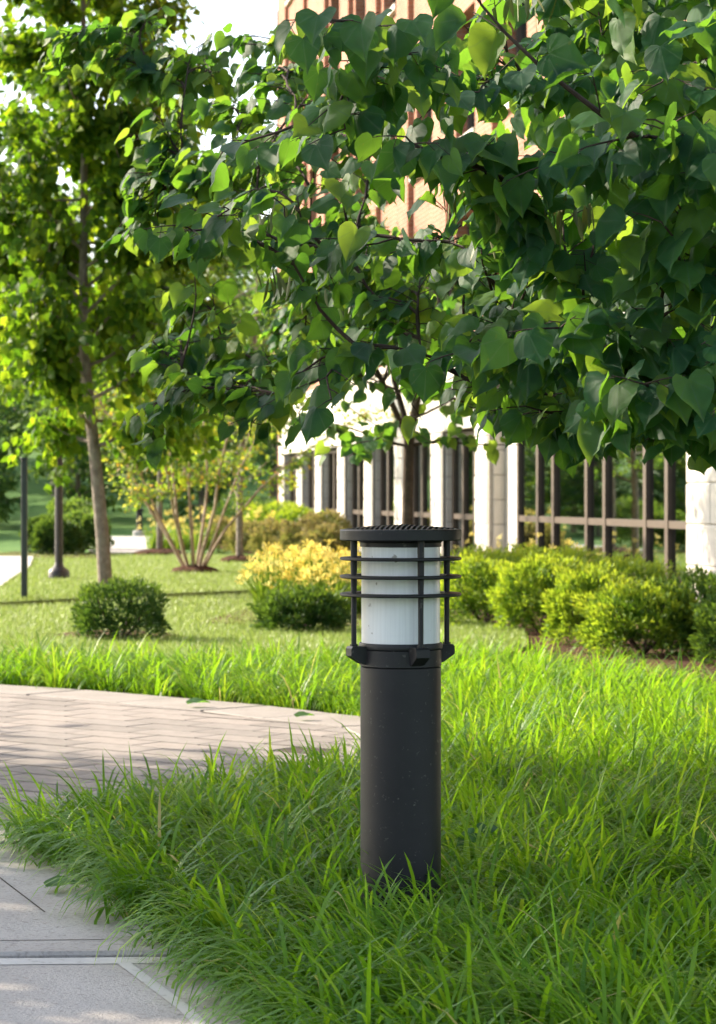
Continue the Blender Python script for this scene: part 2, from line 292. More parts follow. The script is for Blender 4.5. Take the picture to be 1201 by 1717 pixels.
class MB:
    """collects polygons of one part"""
    def __init__(s): s.v = []; s.f = []
    def add(s, verts, faces):
        o = len(s.v); s.v += [tuple(p) for p in verts]; s.f += [tuple(i + o for i in f) for f in faces]; return s
    def box(s, x0, x1, y0, y1, z0, z1, fn=None, bevel=0.0):
        b = min(bevel, (x1 - x0) * .3, (y1 - y0) * .3, (z1 - z0) * .3)
        if b <= 0:
            vs_ = [(x, y, z) for z in (z0, z1) for y in (y0, y1) for x in (x0, x1)]
            fs = [(0, 2, 3, 1), (4, 5, 7, 6), (0, 1, 5, 4), (2, 6, 7, 3), (0, 4, 6, 2), (1, 3, 7, 5)]
        else:                                   # chamfered box: 24 corners
            vs_ = []; idx = {}
            for cx in (0, 1):
                for cy in (0, 1):
                    for cz in (0, 1):
                        X, Y, Z = (x0, x1)[cx], (y0, y1)[cy], (z0, z1)[cz]
                        ix, iy, iz = (1 - 2 * cx) * b, (1 - 2 * cy) * b, (1 - 2 * cz) * b
                        for ax, p in enumerate(((X, Y + iy, Z + iz), (X + ix, Y, Z + iz), (X + ix, Y + iy, Z))):
                            idx[cx, cy, cz, ax] = len(vs_); vs_.append(p)
            fs = []
            for c in (0, 1):
                for ax in range(3):
                    q = []
                    for (p, r) in ((0, 0), (1, 0), (1, 1), (0, 1)):
                        k = [p, r]; k.insert(ax, c); q.append(idx[(*k, ax)])
                    fs.append(tuple(q))
            for ax in range(3):
                o1, o2 = [a for a in range(3) if a != ax]
                for p in (0, 1):
                    for r in (0, 1):
                        q = []
                        for e, a in ((0, o1), (1, o1), (1, o2), (0, o2)):
                            k = [0, 0, 0]; k[ax] = e; k[o1] = p; k[o2] = r
                            q.append(idx[(*k, a)])
                        fs.append(tuple(q))
            for cx in (0, 1):
                for cy in (0, 1):
                    for cz in (0, 1):
                        fs.append(tuple(idx[cx, cy, cz, a] for a in range(3)))
        if fn: vs_ = [fn(*p) for p in vs_]
        return s.add(vs_, fs)
    def tube(s, pts, rad, n=8, cap=True):
        pts = [np.asarray(p, float) for p in pts]
        rings = []; prev = None
        for i, p in enumerate(pts):
            d = pts[min(i + 1, len(pts) - 1)] - pts[max(i - 1, 0)]
            d = d / (np.linalg.norm(d) + 1e-9)
            if prev is None:
                a = np.array([1.0, 0, 0]) if abs(d[0]) < .9 else np.array([0, 1.0, 0])
            else: a = prev
            a = a - d * a.dot(d); a /= np.linalg.norm(a) + 1e-9; prev = a
            b = np.cross(d, a); r = rad[i] if hasattr(rad, '__len__') else rad
            rings.append([p + r * (math.cos(t) * a + math.sin(t) * b) for t in np.arange(n) * 2 * math.pi / n])
        vs_ = [q for rg in rings for q in rg]
        fs = []
        for i in range(len(rings) - 1):
            for k in range(n):
                fs.append((i * n + k, i * n + (k + 1) % n, (i + 1) * n + (k + 1) % n, (i + 1) * n + k))
        if cap:
            fs.append(tuple(range(n - 1, -1, -1))); fs.append(tuple((len(rings) - 1) * n + k for k in range(n)))
        return s.add(vs_, fs)
    def lathe(s, prof, n=48, cx=0, cy=0):
        vs_ = [(cx + r * math.cos(t), cy + r * math.sin(t), z) for r, z in prof for t in np.arange(n) * 2 * math.pi / n]
        fs = []
        m = len(prof)
        closed = prof[0] == prof[-1]
        for i in range(m - 1):
            j = i + 1
            for k in range(n):
                fs.append((i * n + k, i * n + (k + 1) % n, j * n + (k + 1) % n, j * n + k))
        if not closed:
            if prof[0][0] > 1e-6: fs.append(tuple(range(n - 1, -1, -1)))
            if prof[-1][0] > 1e-6: fs.append(tuple((m - 1) * n + k for k in range(n)))
        return s.add(vs_, fs)
    def prism(s, poly, z0, z1):
        n = len(poly)
        vs_ = [(x, y, z0) for x, y in poly] + [(x, y, z1) for x, y in poly]
        fs = [tuple(range(n - 1, -1, -1)), tuple(range(n, 2 * n))] + [(i, (i + 1) % n, n + (i + 1) % n, n + i) for i in range(n)]
        return s.add(vs_, fs)
    def mesh(s, name, smooth=False, off=(0, 0, 0)):
        me = bpy.data.meshes.new(name)
        me.from_pydata([(x - off[0], y - off[1], z - off[2]) for x, y, z in s.v], [], s.f)
        if smooth:
            me.shade_smooth() if hasattr(me, 'shade_smooth') else None
        me.update(); return me

def link(name, me, mat=None, parent=None, smooth=None):
    if mat is not None and len(me.materials) == 0: me.materials.append(M[mat])
    if smooth is not None:
        me.polygons.foreach_set('use_smooth', np.full(len(me.polygons), smooth, bool))
    o = bpy.data.objects.new(name, me); COL.objects.link(o)
    if parent: o.parent = parent
    return o

def sharp_smooth(o, deg=35):
    """smooth shading with hard edges kept"""
    me = o.data
    me.polygons.foreach_set('use_smooth', np.full(len(me.polygons), True, bool))
    me.set_sharp_from_angle(angle=math.radians(deg))
    return o

def part(name, mb, mat, root, smooth=False):
    off = root.location if root else (0, 0, 0)
    o = link(name, mb.mesh(name, off=off), mat, root)
    if smooth: sharp_smooth(o)
    return o

def sub(name, mb, mat, root, parent, smooth=False):
    o = link(name, mb.mesh(name, off=root.location), mat, parent)
    if smooth: sharp_smooth(o)
    return o

def tag(o, label, cat=None, group=None, kind=None):
    if label: o['label'] = label
    if cat: o['category'] = cat
    if group: o['group'] = group
    if kind: o['kind'] = kind
    return o

def empty(name, loc, label, cat, group=None):
    o = bpy.data.objects.new(name, None); COL.objects.link(o); o.location = loc; o.empty_display_size = 0.1
    return tag(o, label, cat, group)

def copy_tree(root, loc, rz=0.0, scale=1.0, label=None):
    r = root.copy(); COL.objects.link(r); r.location = loc; r.rotation_euler = (0, 0, rz); r.scale = (scale,) * 3 if not hasattr(scale, '__len__') else scale
    if label: r['label'] = label
    for ch in list(root.children):
        c = ch.copy(); COL.objects.link(c); c.parent = r
        for g in list(ch.children):
            d = g.copy(); COL.objects.link(d); d.parent = c
    return r

def sheet(name, poly, z, mat, thick=0.0, kind='structure', label=None, cat=None):
    mb = MB()
    if thick: mb.prism(poly, z - thick, z)
    else: mb.add([(x, y, z) for x, y in poly], [tuple(range(len(poly)))])
    o = link(name, mb.mesh(name), mat)
    return tag(o, label, cat, None, kind)

def unit(v):
    return v / (np.linalg.norm(v, axis=-1, keepdims=True) + 1e-9)

# leaf templates: x across, y from stalk to tip, z out of the face
def heart_template(fold=0.18, bend=0.22, wave=0.03):
    out = [(0, 0), (.10, -.10), (.26, -.16), (.41, -.08), (.50, .10), (.495, .30), (.42, .50), (.29, .68), (.13, .85), (.035, .98), (0, 1.06)]
    pts = [(0, 0), (0, .30), (0, .64), (0, 1.06)]
    T = []
    for sgn in (1, -1):
        o = len(pts); idx = [0]
        for (x, y) in out[1:-1]: idx.append(len(pts)); pts.append((x * sgn, y))
        idx.append(3)
        seq = []
        for i in range(5): seq.append((1, idx[i], idx[i + 1]))
        seq.append((1, idx[5], 2))
        for i in range(5, 10): seq.append((2, idx[i], idx[i + 1]))
        T += [t if sgn > 0 else (t[0], t[2], t[1]) for t in seq]
    P = np.array(pts)
    x, y = P[:, 0], P[:, 1]
    z = fold * np.abs(x) * 1.2 - bend * y * y * .8 - .25 * bend * (np.abs(x) > .35) + wave * np.sin(9 * y + 5 * x)
    V = np.column_stack((x, y, z))
    return V, np.array(T), P.copy()
HEART = [heart_template(.22, .20, .03), heart_template(.05, .38, .05), heart_template(-.18, .15, .05), heart_template(.4, .3, .02), heart_template(.62, .12, .06), heart_template(-.3, .5, .08)]

def ovate_template(w=.36, fold=.25, bend=.25):
    P = np.array([(0, 0), (w, .30), (w * .72, .62), (0, 1), (-w * .72, .62), (-w, .30), (0, .45)])
    z = fold * np.abs(P[:, 0]) - bend * P[:, 1] ** 2
    T = np.array([(6, 0, 1), (6, 1, 2), (6, 2, 3), (6, 3, 4), (6, 4, 5), (6, 5, 0)])
    return np.column_stack((P, z)), T, P
OVATE = [ovate_template(.36, .25, .25), ovate_template(.42, -.15, .35), ovate_template(.33, .45, .1)]
def quad_template(w=.3, fold=.3):
    P = np.array([(0, 0), (w, .45), (0, 1), (-w, .45)])
    z = np.array([0, fold * w, 0, fold * w])
    return np.column_stack((P, z)), np.array([(0, 1, 2), (0, 2, 3)]), P
QUAD = [quad_template(.3, .3), quad_template(.36, -.4)]
NEEDLE = [quad_template(.16, .4), quad_template(.22, -.4)]

def frames(axis, normal):
    a = unit(axis); n = normal - a * np.sum(a * normal, 1, keepdims=True); n = unit(n)
    return np.cross(a, n), a, n

def leaves_mesh(name, pos, axis, normal, size, tmpl, off=(0, 0, 0), rnd=None, smooth=True, uv=True):
    x, a, n = frames(axis, normal)
    nL = len(pos); pick = rng.integers(0, len(tmpl), nL)
    if rnd is None: rnd = rng.random(nL)
    Vs, Ts, Rs, Us = [], [], [], []; base = 0
    for k, (V, T, P) in enumerate(tmpl):
        s = np.where(pick == k)[0]
        if len(s) == 0: continue
        W = pos[s, None] + size[s, None, None] * (V[None, :, 0:1] * x[s, None] + V[None, :, 1:2] * a[s, None] + V[None, :, 2:3] * n[s, None])
        Vs.append(W.reshape(-1, 3)); nv = len(V)
        Ts.append((T[None] + (np.arange(len(s)) * nv)[:, None, None] + base).reshape(-1, 3))
        Rs.append(np.repeat(rnd[s], nv)); Us.append(np.tile(P, (len(s), 1))); base += len(s) * nv
    V = np.concatenate(Vs) - np.asarray(off)
    return mesh_np(name, V, tris=np.concatenate(Ts), smooth=smooth, rnd=np.concatenate(Rs), uv=np.concatenate(Us) if uv else None)

def leaf_part(name, root, pos, axis, normal, size, tmpl, mat, kind='stuff', rnd=None):
    o = link(name, leaves_mesh(name, pos, axis, normal, size, tmpl, root.location, rnd), mat, root)
    if kind: o['kind'] = kind
    return o

def single_leaves(root, pos, axis, normal, size, tmpl, mat, name='leaf'):
    """each leaf an object of its own, sharing a few meshes"""
    x, a, n = frames(axis, normal)
    ms = []
    for i, (V, T, P) in enumerate(tmpl):
        me = mesh_np(name, V, tris=T, smooth=True, rnd=np.zeros(len(V)), uv=P); me.materials.append(M[mat]); ms.append(me)
    off = np.array(root.location)
    for i in range(len(pos)):
        o = bpy.data.objects.new(name, ms[i % len(ms)])
        mt = Matrix.Identity(4); s = size[i]; p = pos[i] - off
        for r in range(3):
            mt[r][0] = x[i][r] * s; mt[r][1] = a[i][r] * s; mt[r][2] = n[i][r] * s; mt[r][3] = p[r]
        o.parent = root; o.matrix_basis = mt; COL.objects.link(o)

def bez(a, b, c, n):
    t = np.linspace(0, 1, n)[:, None]
    return (1 - t) ** 2 * a + 2 * t * (1 - t) * b + t * t * c

# ------------------------------------------------------------------ the ground
def ground_z(x, y):
    h = max(0.0, y - 62.0 - max(0, x + 2) * 3)
    hx = max(0.0, -x - 22.0)
    z = 0.085 * h * min(1, h / 25.0) + 0.05 * hx * min(1, hx / 15)
    return min(z, 14.0) + (0.15 * math.sin(x * .21 + y * .13) * min(1, z))

def build_ground():
    xs = np.concatenate((np.linspace(-400, -80, 9), np.linspace(-70, 70, 57), np.linspace(80, 400, 9)))
    ys = np.concatenate((np.linspace(-120, 0, 9), np.linspace(4, 160, 66), np.linspace(175, 700, 16)))
    V = np.array([(x, y, ground_z(x, y)) for y in ys for x in xs]); nx = len(xs)
    F = [(j * nx + i, j * nx + i + 1, (j + 1) * nx + i + 1, (j + 1) * nx + i) for j in range(len(ys) - 1) for i in range(nx - 1)]
    me = bpy.data.meshes.new('ground'); me.from_pydata([tuple(v) for v in V], [], F); me.update()
    return tag(link('ground', me, 'turf', smooth=True), None, None, None, 'structure')
build_ground()

# outlines of the planting bed and the paved corner, in metres
near_edge = [(-0.02, 3.0), (-0.12, 4.2), (-0.26, 5.04), (-0.40, 5.45), (-0.52, 5.85), (-0.71, 6.39), (-0.86, 6.83), (-1.08, 7.42)]
back_edge = [(-1.08, 7.52), (-0.95, 7.75), (-0.60, 8.35), (-0.18, 8.95), (0.28, 9.75), (0.46, 10.6)]
far_edge = [(0.32, 11.35), (-0.12, 11.86), (-0.46, 12.3), (-0.95, 12.78), (-1.5, 13.3), (-2.03, 13.68), (-3.2, 14.3), (-5.0, 14.9)]
bed_poly = near_edge + back_edge + far_edge + [(-5.0, 15.9), (-3.0, 15.2), (-1.0, 14.7), (0.2, 15.3), (0.75, 15.2), (1.3, 14.2), (1.8, 13.0), (2.8, 11.9), (4.2, 11.0), (4.2, 3.0)]
sheet('planting_bed', bed_poly, 0.006, 'soil')
sheet('walkway_base', [(-9, -2), (0.3, -2), (0.3, 8.6), (0.6, 10), (0.5, 11.5), (0.0, 14), (-5, 15.2), (-9, 15.2)], 0.003, 'joint')

# lawns: two raised sheets with a sunken strip of path between them
strip_front = [(-9.0, 20.2), (-5.0, 21.8), (-3.4, 22.9), (-2.4, 24.3), (-1.8, 25.2), (-1.05, 26.0), (1.0, 27.0)]
lawn_front = [(-9, 15.9), (-5, 15.7), (-3, 15.0), (-1, 14.5), (0.65, 15.0), (1.2, 17.0), (1.3, 19.0), (0.6, 22.5)] + strip_front[::-1]
sheet('lawn', lawn_front, 0.045, 'lawn', 0.06)
strip_back = [(x - .1, y + 0.75) for x, y in strip_front]
sheet('path', [(x, y - .05) for x, y in strip_front] + [(x, y + .05) for x, y in strip_back[::-1]], 0.012, 'path')
lawn_back = strip_back + [(0.4, 32), (-0.2, 36.0), (-0.6, 38.6), (-1.4, 41.5), (-3.0, 43.5), (-5.2, 44.0), (-9, 44)]
lawn_back_o = sheet('lawn', lawn_back, 0.062, 'lawn', 0.06)
side_path = [(-14, 20), (-5.6, 22.0), (-3.95, 26.4), (-4.30, 30.0), (-4.75, 35.0), (-5.50, 41.0), (-14, 42)]
sheet('path', side_path, 0.085, 'path', 0.05)
sheet('path', [(-4.75, 43.2), (-3.30, 43.2), (-4.15, 50.0), (-5.35, 61.5), (-6.55, 61.5), (-5.6, 50.0)], 0.085, 'path', 0.06)
sheet('mulch_bed', [(-6.6, 41.2), (-4.4, 40.6), (-4.2, 43.6), (-6.4, 45.0)], 0.072, 'mulch', 0.05)
sheet('mulch_bed', [(0.7, 15.3), (1.25, 14.3), (1.75, 13.1), (2.7, 12.0), (4.4, 10.9), (5.0, 16.5), (4.0, 22.0), (2.6, 30.0), (0.2, 46.0), (-1.9, 58.5), (-3.2, 60), (-3.2, 52), (-1.5, 43), (-0.7, 38.6), (0.3, 32), (0.7, 26), (1.0, 21.0), (1.25, 17.0)], 0.030, 'mulch', 0.02)
sheet('mulch_bed', [(-1.3, 20.0), (-0.2, 19.4), (0.8, 19.8), (1.0, 22.4), (0.2, 23.3), (-1.0, 22.6)], 0.060, 'mulch', 0.02)

# ------------------------------------------------------------------ concrete walk in the foreground
def clip_half(poly, a, b, c):
    """keep a*x+b*y<=c"""
    out = []
    for i, p in enumerate(poly):
        q = poly[(i + 1) % len(poly)]
        dp, dq = a * p[0] + b * p[1] - c, a * q[0] + b * q[1] - c
        if dp <= 0: out.append(p)
        if dp * dq < 0:
            t = dp / (dp - dq); out.append((p[0] + t * (q[0] - p[0]), p[1] + t * (q[1] - p[1])))
    return out

def slab(name, poly, ztop, mat, parent=None, bev=0.008):
    """concrete slab with an eased edge"""
    c = np.mean(poly, axis=0)
    n = len(poly)
    inner = []
    for i in range(n):
        p0, p1, p2 = (np.array(poly[(i + k) % n]) for k in (-1, 0, 1))
        d1, d2 = unit(p1 - p0), unit(p2 - p1)
        n1, n2 = np.array([-d1[1], d1[0]]), np.array([-d2[1], d2[0]])
        m_ = unit(n1 + n2); inner.append(p1 + m_ * bev / max(.4, m_.dot(n1)))
    mb = MB()
    vs_ = [(x, y, ztop - .10) for x, y in poly] + [(x, y, ztop - bev) for x, y in poly] + [(x, y, ztop) for x, y in inner]
    fs = [(i, (i + 1) % n, n + (i + 1) % n, n + i) for i in range(n)] + [(n + i, n + (i + 1) % n, 2 * n + (i + 1) % n, 2 * n + i) for i in range(n)] + [tuple(range(2 * n, 3 * n))]
    mb.add(vs_, fs)
    return link(name, mb.mesh(name), mat, parent)

walk = bpy.data.objects.new('sidewalk', None); COL.objects.link(walk); tag(walk, None, None, None, 'structure')
# the edge line of the walk follows the bed; slabs are counter-clockwise
slab('slab', [(-2.6, 3.4), (0.0, 3.0), (0.02, 4.2), (-0.16, 5.06), (-0.36, 5.625), (-2.6, 5.52)], 0.030, 'concrete', walk)
slab('slab', [(-2.6, 5.555), (-0.37, 5.662), (-0.62, 6.39), (-0.78, 6.83), (-1.00, 7.40), (-2.6, 7.36)], 0.036, 'concrete', walk)
slab('slab', [(-6.0, 3.4), (-2.63, 3.4), (-2.63, 5.52), (-6.0, 5.4)], 0.030, 'concrete', walk)
slab('slab', [(-6.0, 5.43), (-2.63, 5.553), (-2.63, 7.38), (-6.0, 7.3)], 0.036, 'concrete', walk)
# troweled border bands (smooth, paler) and tooled grooves
def strip(pts, w, z, mat, name, parent):
    pts = [np.array(p, float) for p in pts]; L, R_ = [], []
    for i, p in enumerate(pts):
        d = unit(pts[min(i + 1, len(pts) - 1)] - pts[max(i - 1, 0)]); nn = np.array([-d[1], d[0]])
        L.append(p + nn * w / 2); R_.append(p - nn * w / 2)
    mb = MB(); n = len(pts)
    mb.add([(x, y, z) for x, y in L] + [(x, y, z) for x, y in R_], [(i, i + 1, n + i + 1, n + i)[::-1] for i in range(n - 1)])
    return link(name, mb.mesh(name), mat, parent)
strip([(-2.58, 5.468), (-0.37, 5.575)], 0.075, 0.0314, 'concrete_edge', 'trowel_band', walk)
strip([(-0.535, 5.53), (-0.36, 5.04), (-0.24, 4.6), (-0.2, 3.2)], 0.03, 0.0322, 'concrete_edge', 'trowel_band', walk)
strip([(-2.58, 5.70), (-0.60, 5.80)], 0.005, 0.0370, 'joint', 'tooled_groove', walk)
strip([(-0.80, 6.18), (-1.02, 6.80), (-1.06, 7.0), (-1.2, 7.38)], 0.005, 0.0370, 'joint', 'tooled_groove', walk)

# ------------------------------------------------------------------ paved corner: pale bands and pavers laid on the diagonal
plaza = bpy.data.objects.new('pavement', None); COL.objects.link(plaza); tag(plaza, None, None, None, 'structure')
edge_all = [(-6.0, 15.35), (-5.0, 14.86), (-3.2, 14.26), (-2.03, 13.64), (-1.5, 13.26), (-0.95, 12.74), (-0.46, 12.26), (-0.13, 11.82), (0.31, 11.32), (0.45, 10.6), (0.27, 9.75), (-0.19, 8.97), (-0.61, 8.37), (-0.96, 7.87), (-1.0, 7.82)]
BW = 0.42
def offset_line(pts, w):
    pts = [np.array(p, float) for p in pts]; out = []
    for i, p in enumerate(pts):
        d = unit(pts[min(i + 1, len(pts) - 1)] - pts[max(i - 1, 0)]); out.append(p + np.array([d[1], -d[0]]) * w)
    return out
inner_band = offset_line(edge_all, BW)
def in_poly(x, y, poly):
    c = False; j = len(poly) - 1
    for i in range(len(poly)):
        if (poly[i][1] > y) != (poly[j][1] > y) and x < (poly[j][0] - poly[i][0]) * (y - poly[i][1]) / (poly[j][1] - poly[i][1]) + poly[i][0]: c = not c
        j = i
    return c
# the band is cast in lengths with joints between them
seg = 0
for i in range(len(edge_all) - 1):
    a0, a1, b0, b1 = np.array(edge_all[i]), np.array(edge_all[i + 1]), inner_band[i], inner_band[i + 1]
    if i >= 10: break
    n_s = 1
    for k in range(n_s):
        g = 0.012
        poly = [a0 + (b0 - a0) * 0, b0, b1, a1]
        L = np.linalg.norm(a1 - a0); t0, t1 = (g / L if i % 2 == 0 else 0), 1 - (g / L if i % 2 else 0)
        q = [a0 + (a1 - a0) * t0, b0 + (b1 - b0) * t0, b0 + (b1 - b0) * t1, a0 + (a1 - a0) * t1]
        slab('concrete_band', [tuple(p) for p in q], 0.040, 'band', plaza, 0.005)
pave_poly = [tuple(p) for p in inner_band[:11]] + [(0.20, 9.75), (-0.24, 8.97), (-0.64, 8.37), (-0.90, 7.86), (-6.0, 7.76), (-6.0, 14.9)]
slab('concrete_band', [(-6.0, 7.385), (-2.6, 7.40), (-0.97, 7.43), (-0.90, 7.80), (-6.0, 7.72)], 0.040, 'band', plaza, 0.005)
PL, PW, ang = 0.40, 0.20, math.radians(-38)
ca, sa = math.cos(ang), math.sin(ang)
def cut_paver(cx, cy):
    q = [(-PL / 2 + .0045, -PW / 2 + .011), (PL / 2 - .0045, -PW / 2 + .011), (PL / 2 - .0045, PW / 2 - .011), (-PL / 2 + .0045, PW / 2 - .011)]
    return [(cx + u * ca - v * sa, cy + u * sa + v * ca) for u, v in q]
def rim_cut(poly, cx, cy):
    """cut a paver to the rim of the paved area"""
    n = len(pave_poly)
    for i in range(n):
        p, q = np.array(pave_poly[i]), np.array(pave_poly[(i + 1) % n]); d = q - p; L = np.linalg.norm(d)
        if L < 1e-6: continue
        t = np.clip(np.dot(np.array([cx, cy]) - p, d) / L ** 2, 0, 1)
        if np.linalg.norm(p + d * t - (cx, cy)) < .30:
            nx, ny = -d[1] / L, d[0] / L                 # outward: the outline runs clockwise
            poly = clip_half(poly, nx, ny, nx * p[0] + ny * p[1] - .006)
            if len(poly) < 3: return []
    return poly
cells = []
for r in range(-70, 70):
    for c in range(-40, 40):
        u0 = (c + (0.5 if r % 2 else 0)) * PL; v0 = r * PW
        cu, cv = u0 + PL / 2, v0 + PW / 2
        cx, cy = -1.5 + cu * ca - cv * sa, 10.0 + cu * sa + cv * ca
        if cx < -4.6 or cy < 7.4 or cy > 16: continue
        q = cut_paver(cx, cy); ins = [in_poly(x, y, pave_poly) for x, y in q]
        if all(ins): cells.append((cx, cy, None))
        elif any(ins) or in_poly(cx, cy, pave_poly):
            q = rim_cut(q, cx, cy)
            if len(q) >= 3: cells.append((cx, cy, q))
mb = MB().box(-PL / 2 + .0045, PL / 2 - .0045, -PW / 2 + .011, PW / 2 - .011, -.05, 0, bevel=.002)
paver_me = mb.mesh('paver'); paver_me.materials.append(M['paver'])
def in_view(x, y): return abs(x) / y < 0.156
vis = sorted([c[:2] for c in cells if in_view(*c[:2])], key=lambda c: c[1])[:295]
vis = set(vis)
rest = MB()
for cx, cy, q in cells:
    dz = 0.034 + random.uniform(-.0007, .0007)
    if (cx, cy) in vis:
        if q is None:
            o = bpy.data.objects.new('paver', paver_me); COL.objects.link(o); o.parent = plaza
            o.location = (cx, cy, dz); o.rotation_euler = (0, 0, ang + random.uniform(-.006, .006))
        else:
            link('paver', MB().prism(q, dz - .05, dz).mesh('paver'), 'paver', plaza)
    else:
        rest.prism(q or cut_paver(cx, cy), dz - .05, dz)
if rest.v:
    o = link('paver_field', rest.mesh('paver_field'), 'paver', plaza); o['kind'] = 'stuff'
sheet('pavement_joint', pave_poly, 0.0315, 'joint').parent = plaza

# ------------------------------------------------------------------ the building on the right
A, TV = 7.0, 0.1513
NRM = np.array([-1.0, -TV, 0]) / math.hypot(1, TV)
def F(out, y, z):
    return (A - TV * y + NRM[0] * out, y + NRM[1] * out, z)
bld = empty('office_building', (2.6, 29.0, 0.0), 'long office building with white stone ground floor and red brick storeys above', 'building')
def fbox(mb, y0, y1, z0, z1, o0, o1, bevel=0.0):
    return mb.box(o0, o1, y0, y1, z0, z1, fn=F, bevel=bevel)
def bpart(name, mb, mat, parent=None): return sub(name, mb, mat, bld, parent or bld)

ROOF = 15.0
far_edges = [28378 / (x + 13) for x in (468, 497, 528, 565.5, 610, 661, 722, 796)]   # far edges of the stone piers
PITCH, PIERW = 3.42, 0.98
piers = [(y - PIERW, y) for y in far_edges]
Z_HEAD, Z_BAND, Z_TALL = 2.10, 3.28, 2.72
def stone_pier(y0, y1, ztop):
    p = MB(); fbox(p, y0 + .02, y1 - .012, 0, ztop - .004, -.60, -.012); pier = bpart('pier', p, 'mortar')
    nz = 6; hs = ztop / nz
    for k in range(nz):
        split = [y0 + .14, y1] if k % 2 else [y0 + .14, (y0 + y1) / 2 + .1, y1]
        for a, b in zip(split[:-1], split[1:]):
            m_ = MB(); fbox(m_, a + .006, b - .004, k * hs + .005, (k + 1) * hs - .005, -.22, 0.0 + random.uniform(-.002, .003), .012)
            bpart('stone_block', m_, 'stone', pier)
        m_ = MB(); fbox(m_, y0, y0 + .132, k * hs + .005, (k + 1) * hs - .005, -.60, -.07, .01)      # set-back return of the pier
        bpart('stone_block', m_, 'stone', pier)
    return pier

def framed_window(y0, y1, z0, z1, cuts, ztr, depth=-0.30, mat='frame', dark='frame'):
    """window of panes between deep mullions, with one transom"""
    ys = [y0] + [y0 + (y1 - y0) * c for c in cuts] + [y1]
    w = MB(); fbox(w, y0, y1, z1 - .07, z1, depth - .06, depth + .06)
    win = bpart('window', w, mat)
    s_ = MB(); fbox(s_, y0, y1, z0, z0 + .06, depth - .06, depth + .07); bpart('sill', s_, mat, win)
    for i, y in enumerate(ys):
        mw = .06 if 0 < i < len(ys) - 1 else .05
        yy = min(max(y, y0 + mw), y1 - mw)
        m_ = MB(); fbox(m_, yy - mw, yy + mw, z0 + .06, z1 - .07, depth - .06, depth + .045); bpart('mullion', m_, mat, win)
    for a, b in zip(ys[:-1], ys[1:]):
        if ztr:
            t_ = MB(); fbox(t_, a + .06, b - .06, ztr - .04, ztr + .04, depth - .05, depth + .035); bpart('transom', t_, mat, win)
        rows = [(z0 + .06, (ztr - .04) if ztr else z1 - .07)] + ([(ztr + .04, z1 - .07)] if ztr else [])
        for c, d in rows:
            g = MB(); fbox(g, a + .03, b - .03, c - .005, d + .005, depth - .012, depth + .0); bpart('pane', g, 'glass', win)
    return win

for (y0, y1) in piers: stone_pier(y0, y1, Z_HEAD)
# bays between piers (the photo's far bays, then the tall shopfront, then one more pier at the frame's edge)
for i in range(len(piers)):
    hi = piers[i][0]                                 # near edge of the farther pier
    lo = piers[i + 1][1] if i + 1 < len(piers) else None
    if lo is not None:
        framed_window(lo + .0, hi, .16, Z_HEAD - .02, [.33, .66], .79, depth=-.20)
        b_ = MB(); fbox(b_, lo, hi, 0, .155, -.5, -.10); bpart('plinth', b_, 'stone')
tall0, tall1 = 24.42, 33.90
cy = [31.57, 30.7, 28.97, 28.12, 26.37, 25.52]
cuts = sorted((y - tall0) / (32.8 - tall0) for y in cy)
framed_window(tall0, 32.8, .12, Z_TALL, cuts, .80, depth=-.16)
b_ = MB(); fbox(b_, tall0, 32.8, 0, .115, -.5, -.05); bpart('plinth', b_, 'stone')
b_ = MB(); fbox(b_, 32.81, piers[-1][0] - .01, 0, Z_TALL, -.55, -.25); bpart('jamb_panel', b_, 'stone')
# broad pier at the right and the bays beyond it
def broad_pier(y0, y1):
    p = MB(); fbox(p, y0 + .02, y1 - .02, 0, Z_BAND - .01, -.60, -.012); pier = bpart('pier', p, 'mortar')
    nz = 8; hs = Z_BAND / nz
    for k in range(nz):
        n_ = 3; o = 0.5 if k % 2 else 0.0
        cs = [y0] + [y0 + (y1 - y0) * (j + o) / n_ for j in range(1 - (1 if o else 0), n_) if 0 < (j + o) / n_ < 1] + [y1]
        for a, b in zip(cs[:-1], cs[1:]):
            m_ = MB(); fbox(m_, a + .005, b - .005, k * hs + .005, (k + 1) * hs - .005, -.30, random.uniform(-.002, .003), .012)
            bpart('stone_block', m_, 'stone', pier)
broad_pier(21.9, 24.40)
framed_window(14.0, 21.9, .12, Z_TALL, [.15, .25, .45, .55, .75, .85], .80, depth=-.16)
broad_pier(11.0, 14.0)
b_ = MB(); fbox(b_, 14.0, 21.9, 0, .115, -.5, -.05); bpart('plinth', b_, 'stone')
# stone band over the windows, in blocks
def band(y0, y1, z0, z1, n, mat='stone'):
    back = MB(); fbox(back, y0, y1, z0 + .004, z1 - .004, -.60, -.014); w = bpart('stone_band', back, 'mortar')
    rows = max(1, round((z1 - z0) / .40)); hs = (z1 - z0) / rows
    for r in range(rows):
        o = .5 if r % 2 else 0
        cs = [y0] + [y0 + (y1 - y0) * (j + o) / n for j in range(0, n) if 0 < (j + o) / n < 1] + [y1]
        for a, b in zip(cs[:-1], cs[1:]):
            m_ = MB(); fbox(m_, a + .005, b - .005, z0 + r * hs + .005, z0 + (r + 1) * hs - .005, -.30, random.uniform(-.002, .003), .01)
            bpart('stone_block', m_, 'stone', w)
band(piers[-1][0] - .0, 59.05, Z_HEAD, Z_BAND, 18)
band(24.40, piers[-1][0] - .002, Z_TALL, Z_BAND, 7)
band(14.0, 21.9, Z_TALL, Z_BAND, 5)
c_ = MB(); fbox(c_, 11.0, 59.1, Z_BAND, Z_BAND + .12, -.6, .05); bpart('string_course', c_, 'stone')
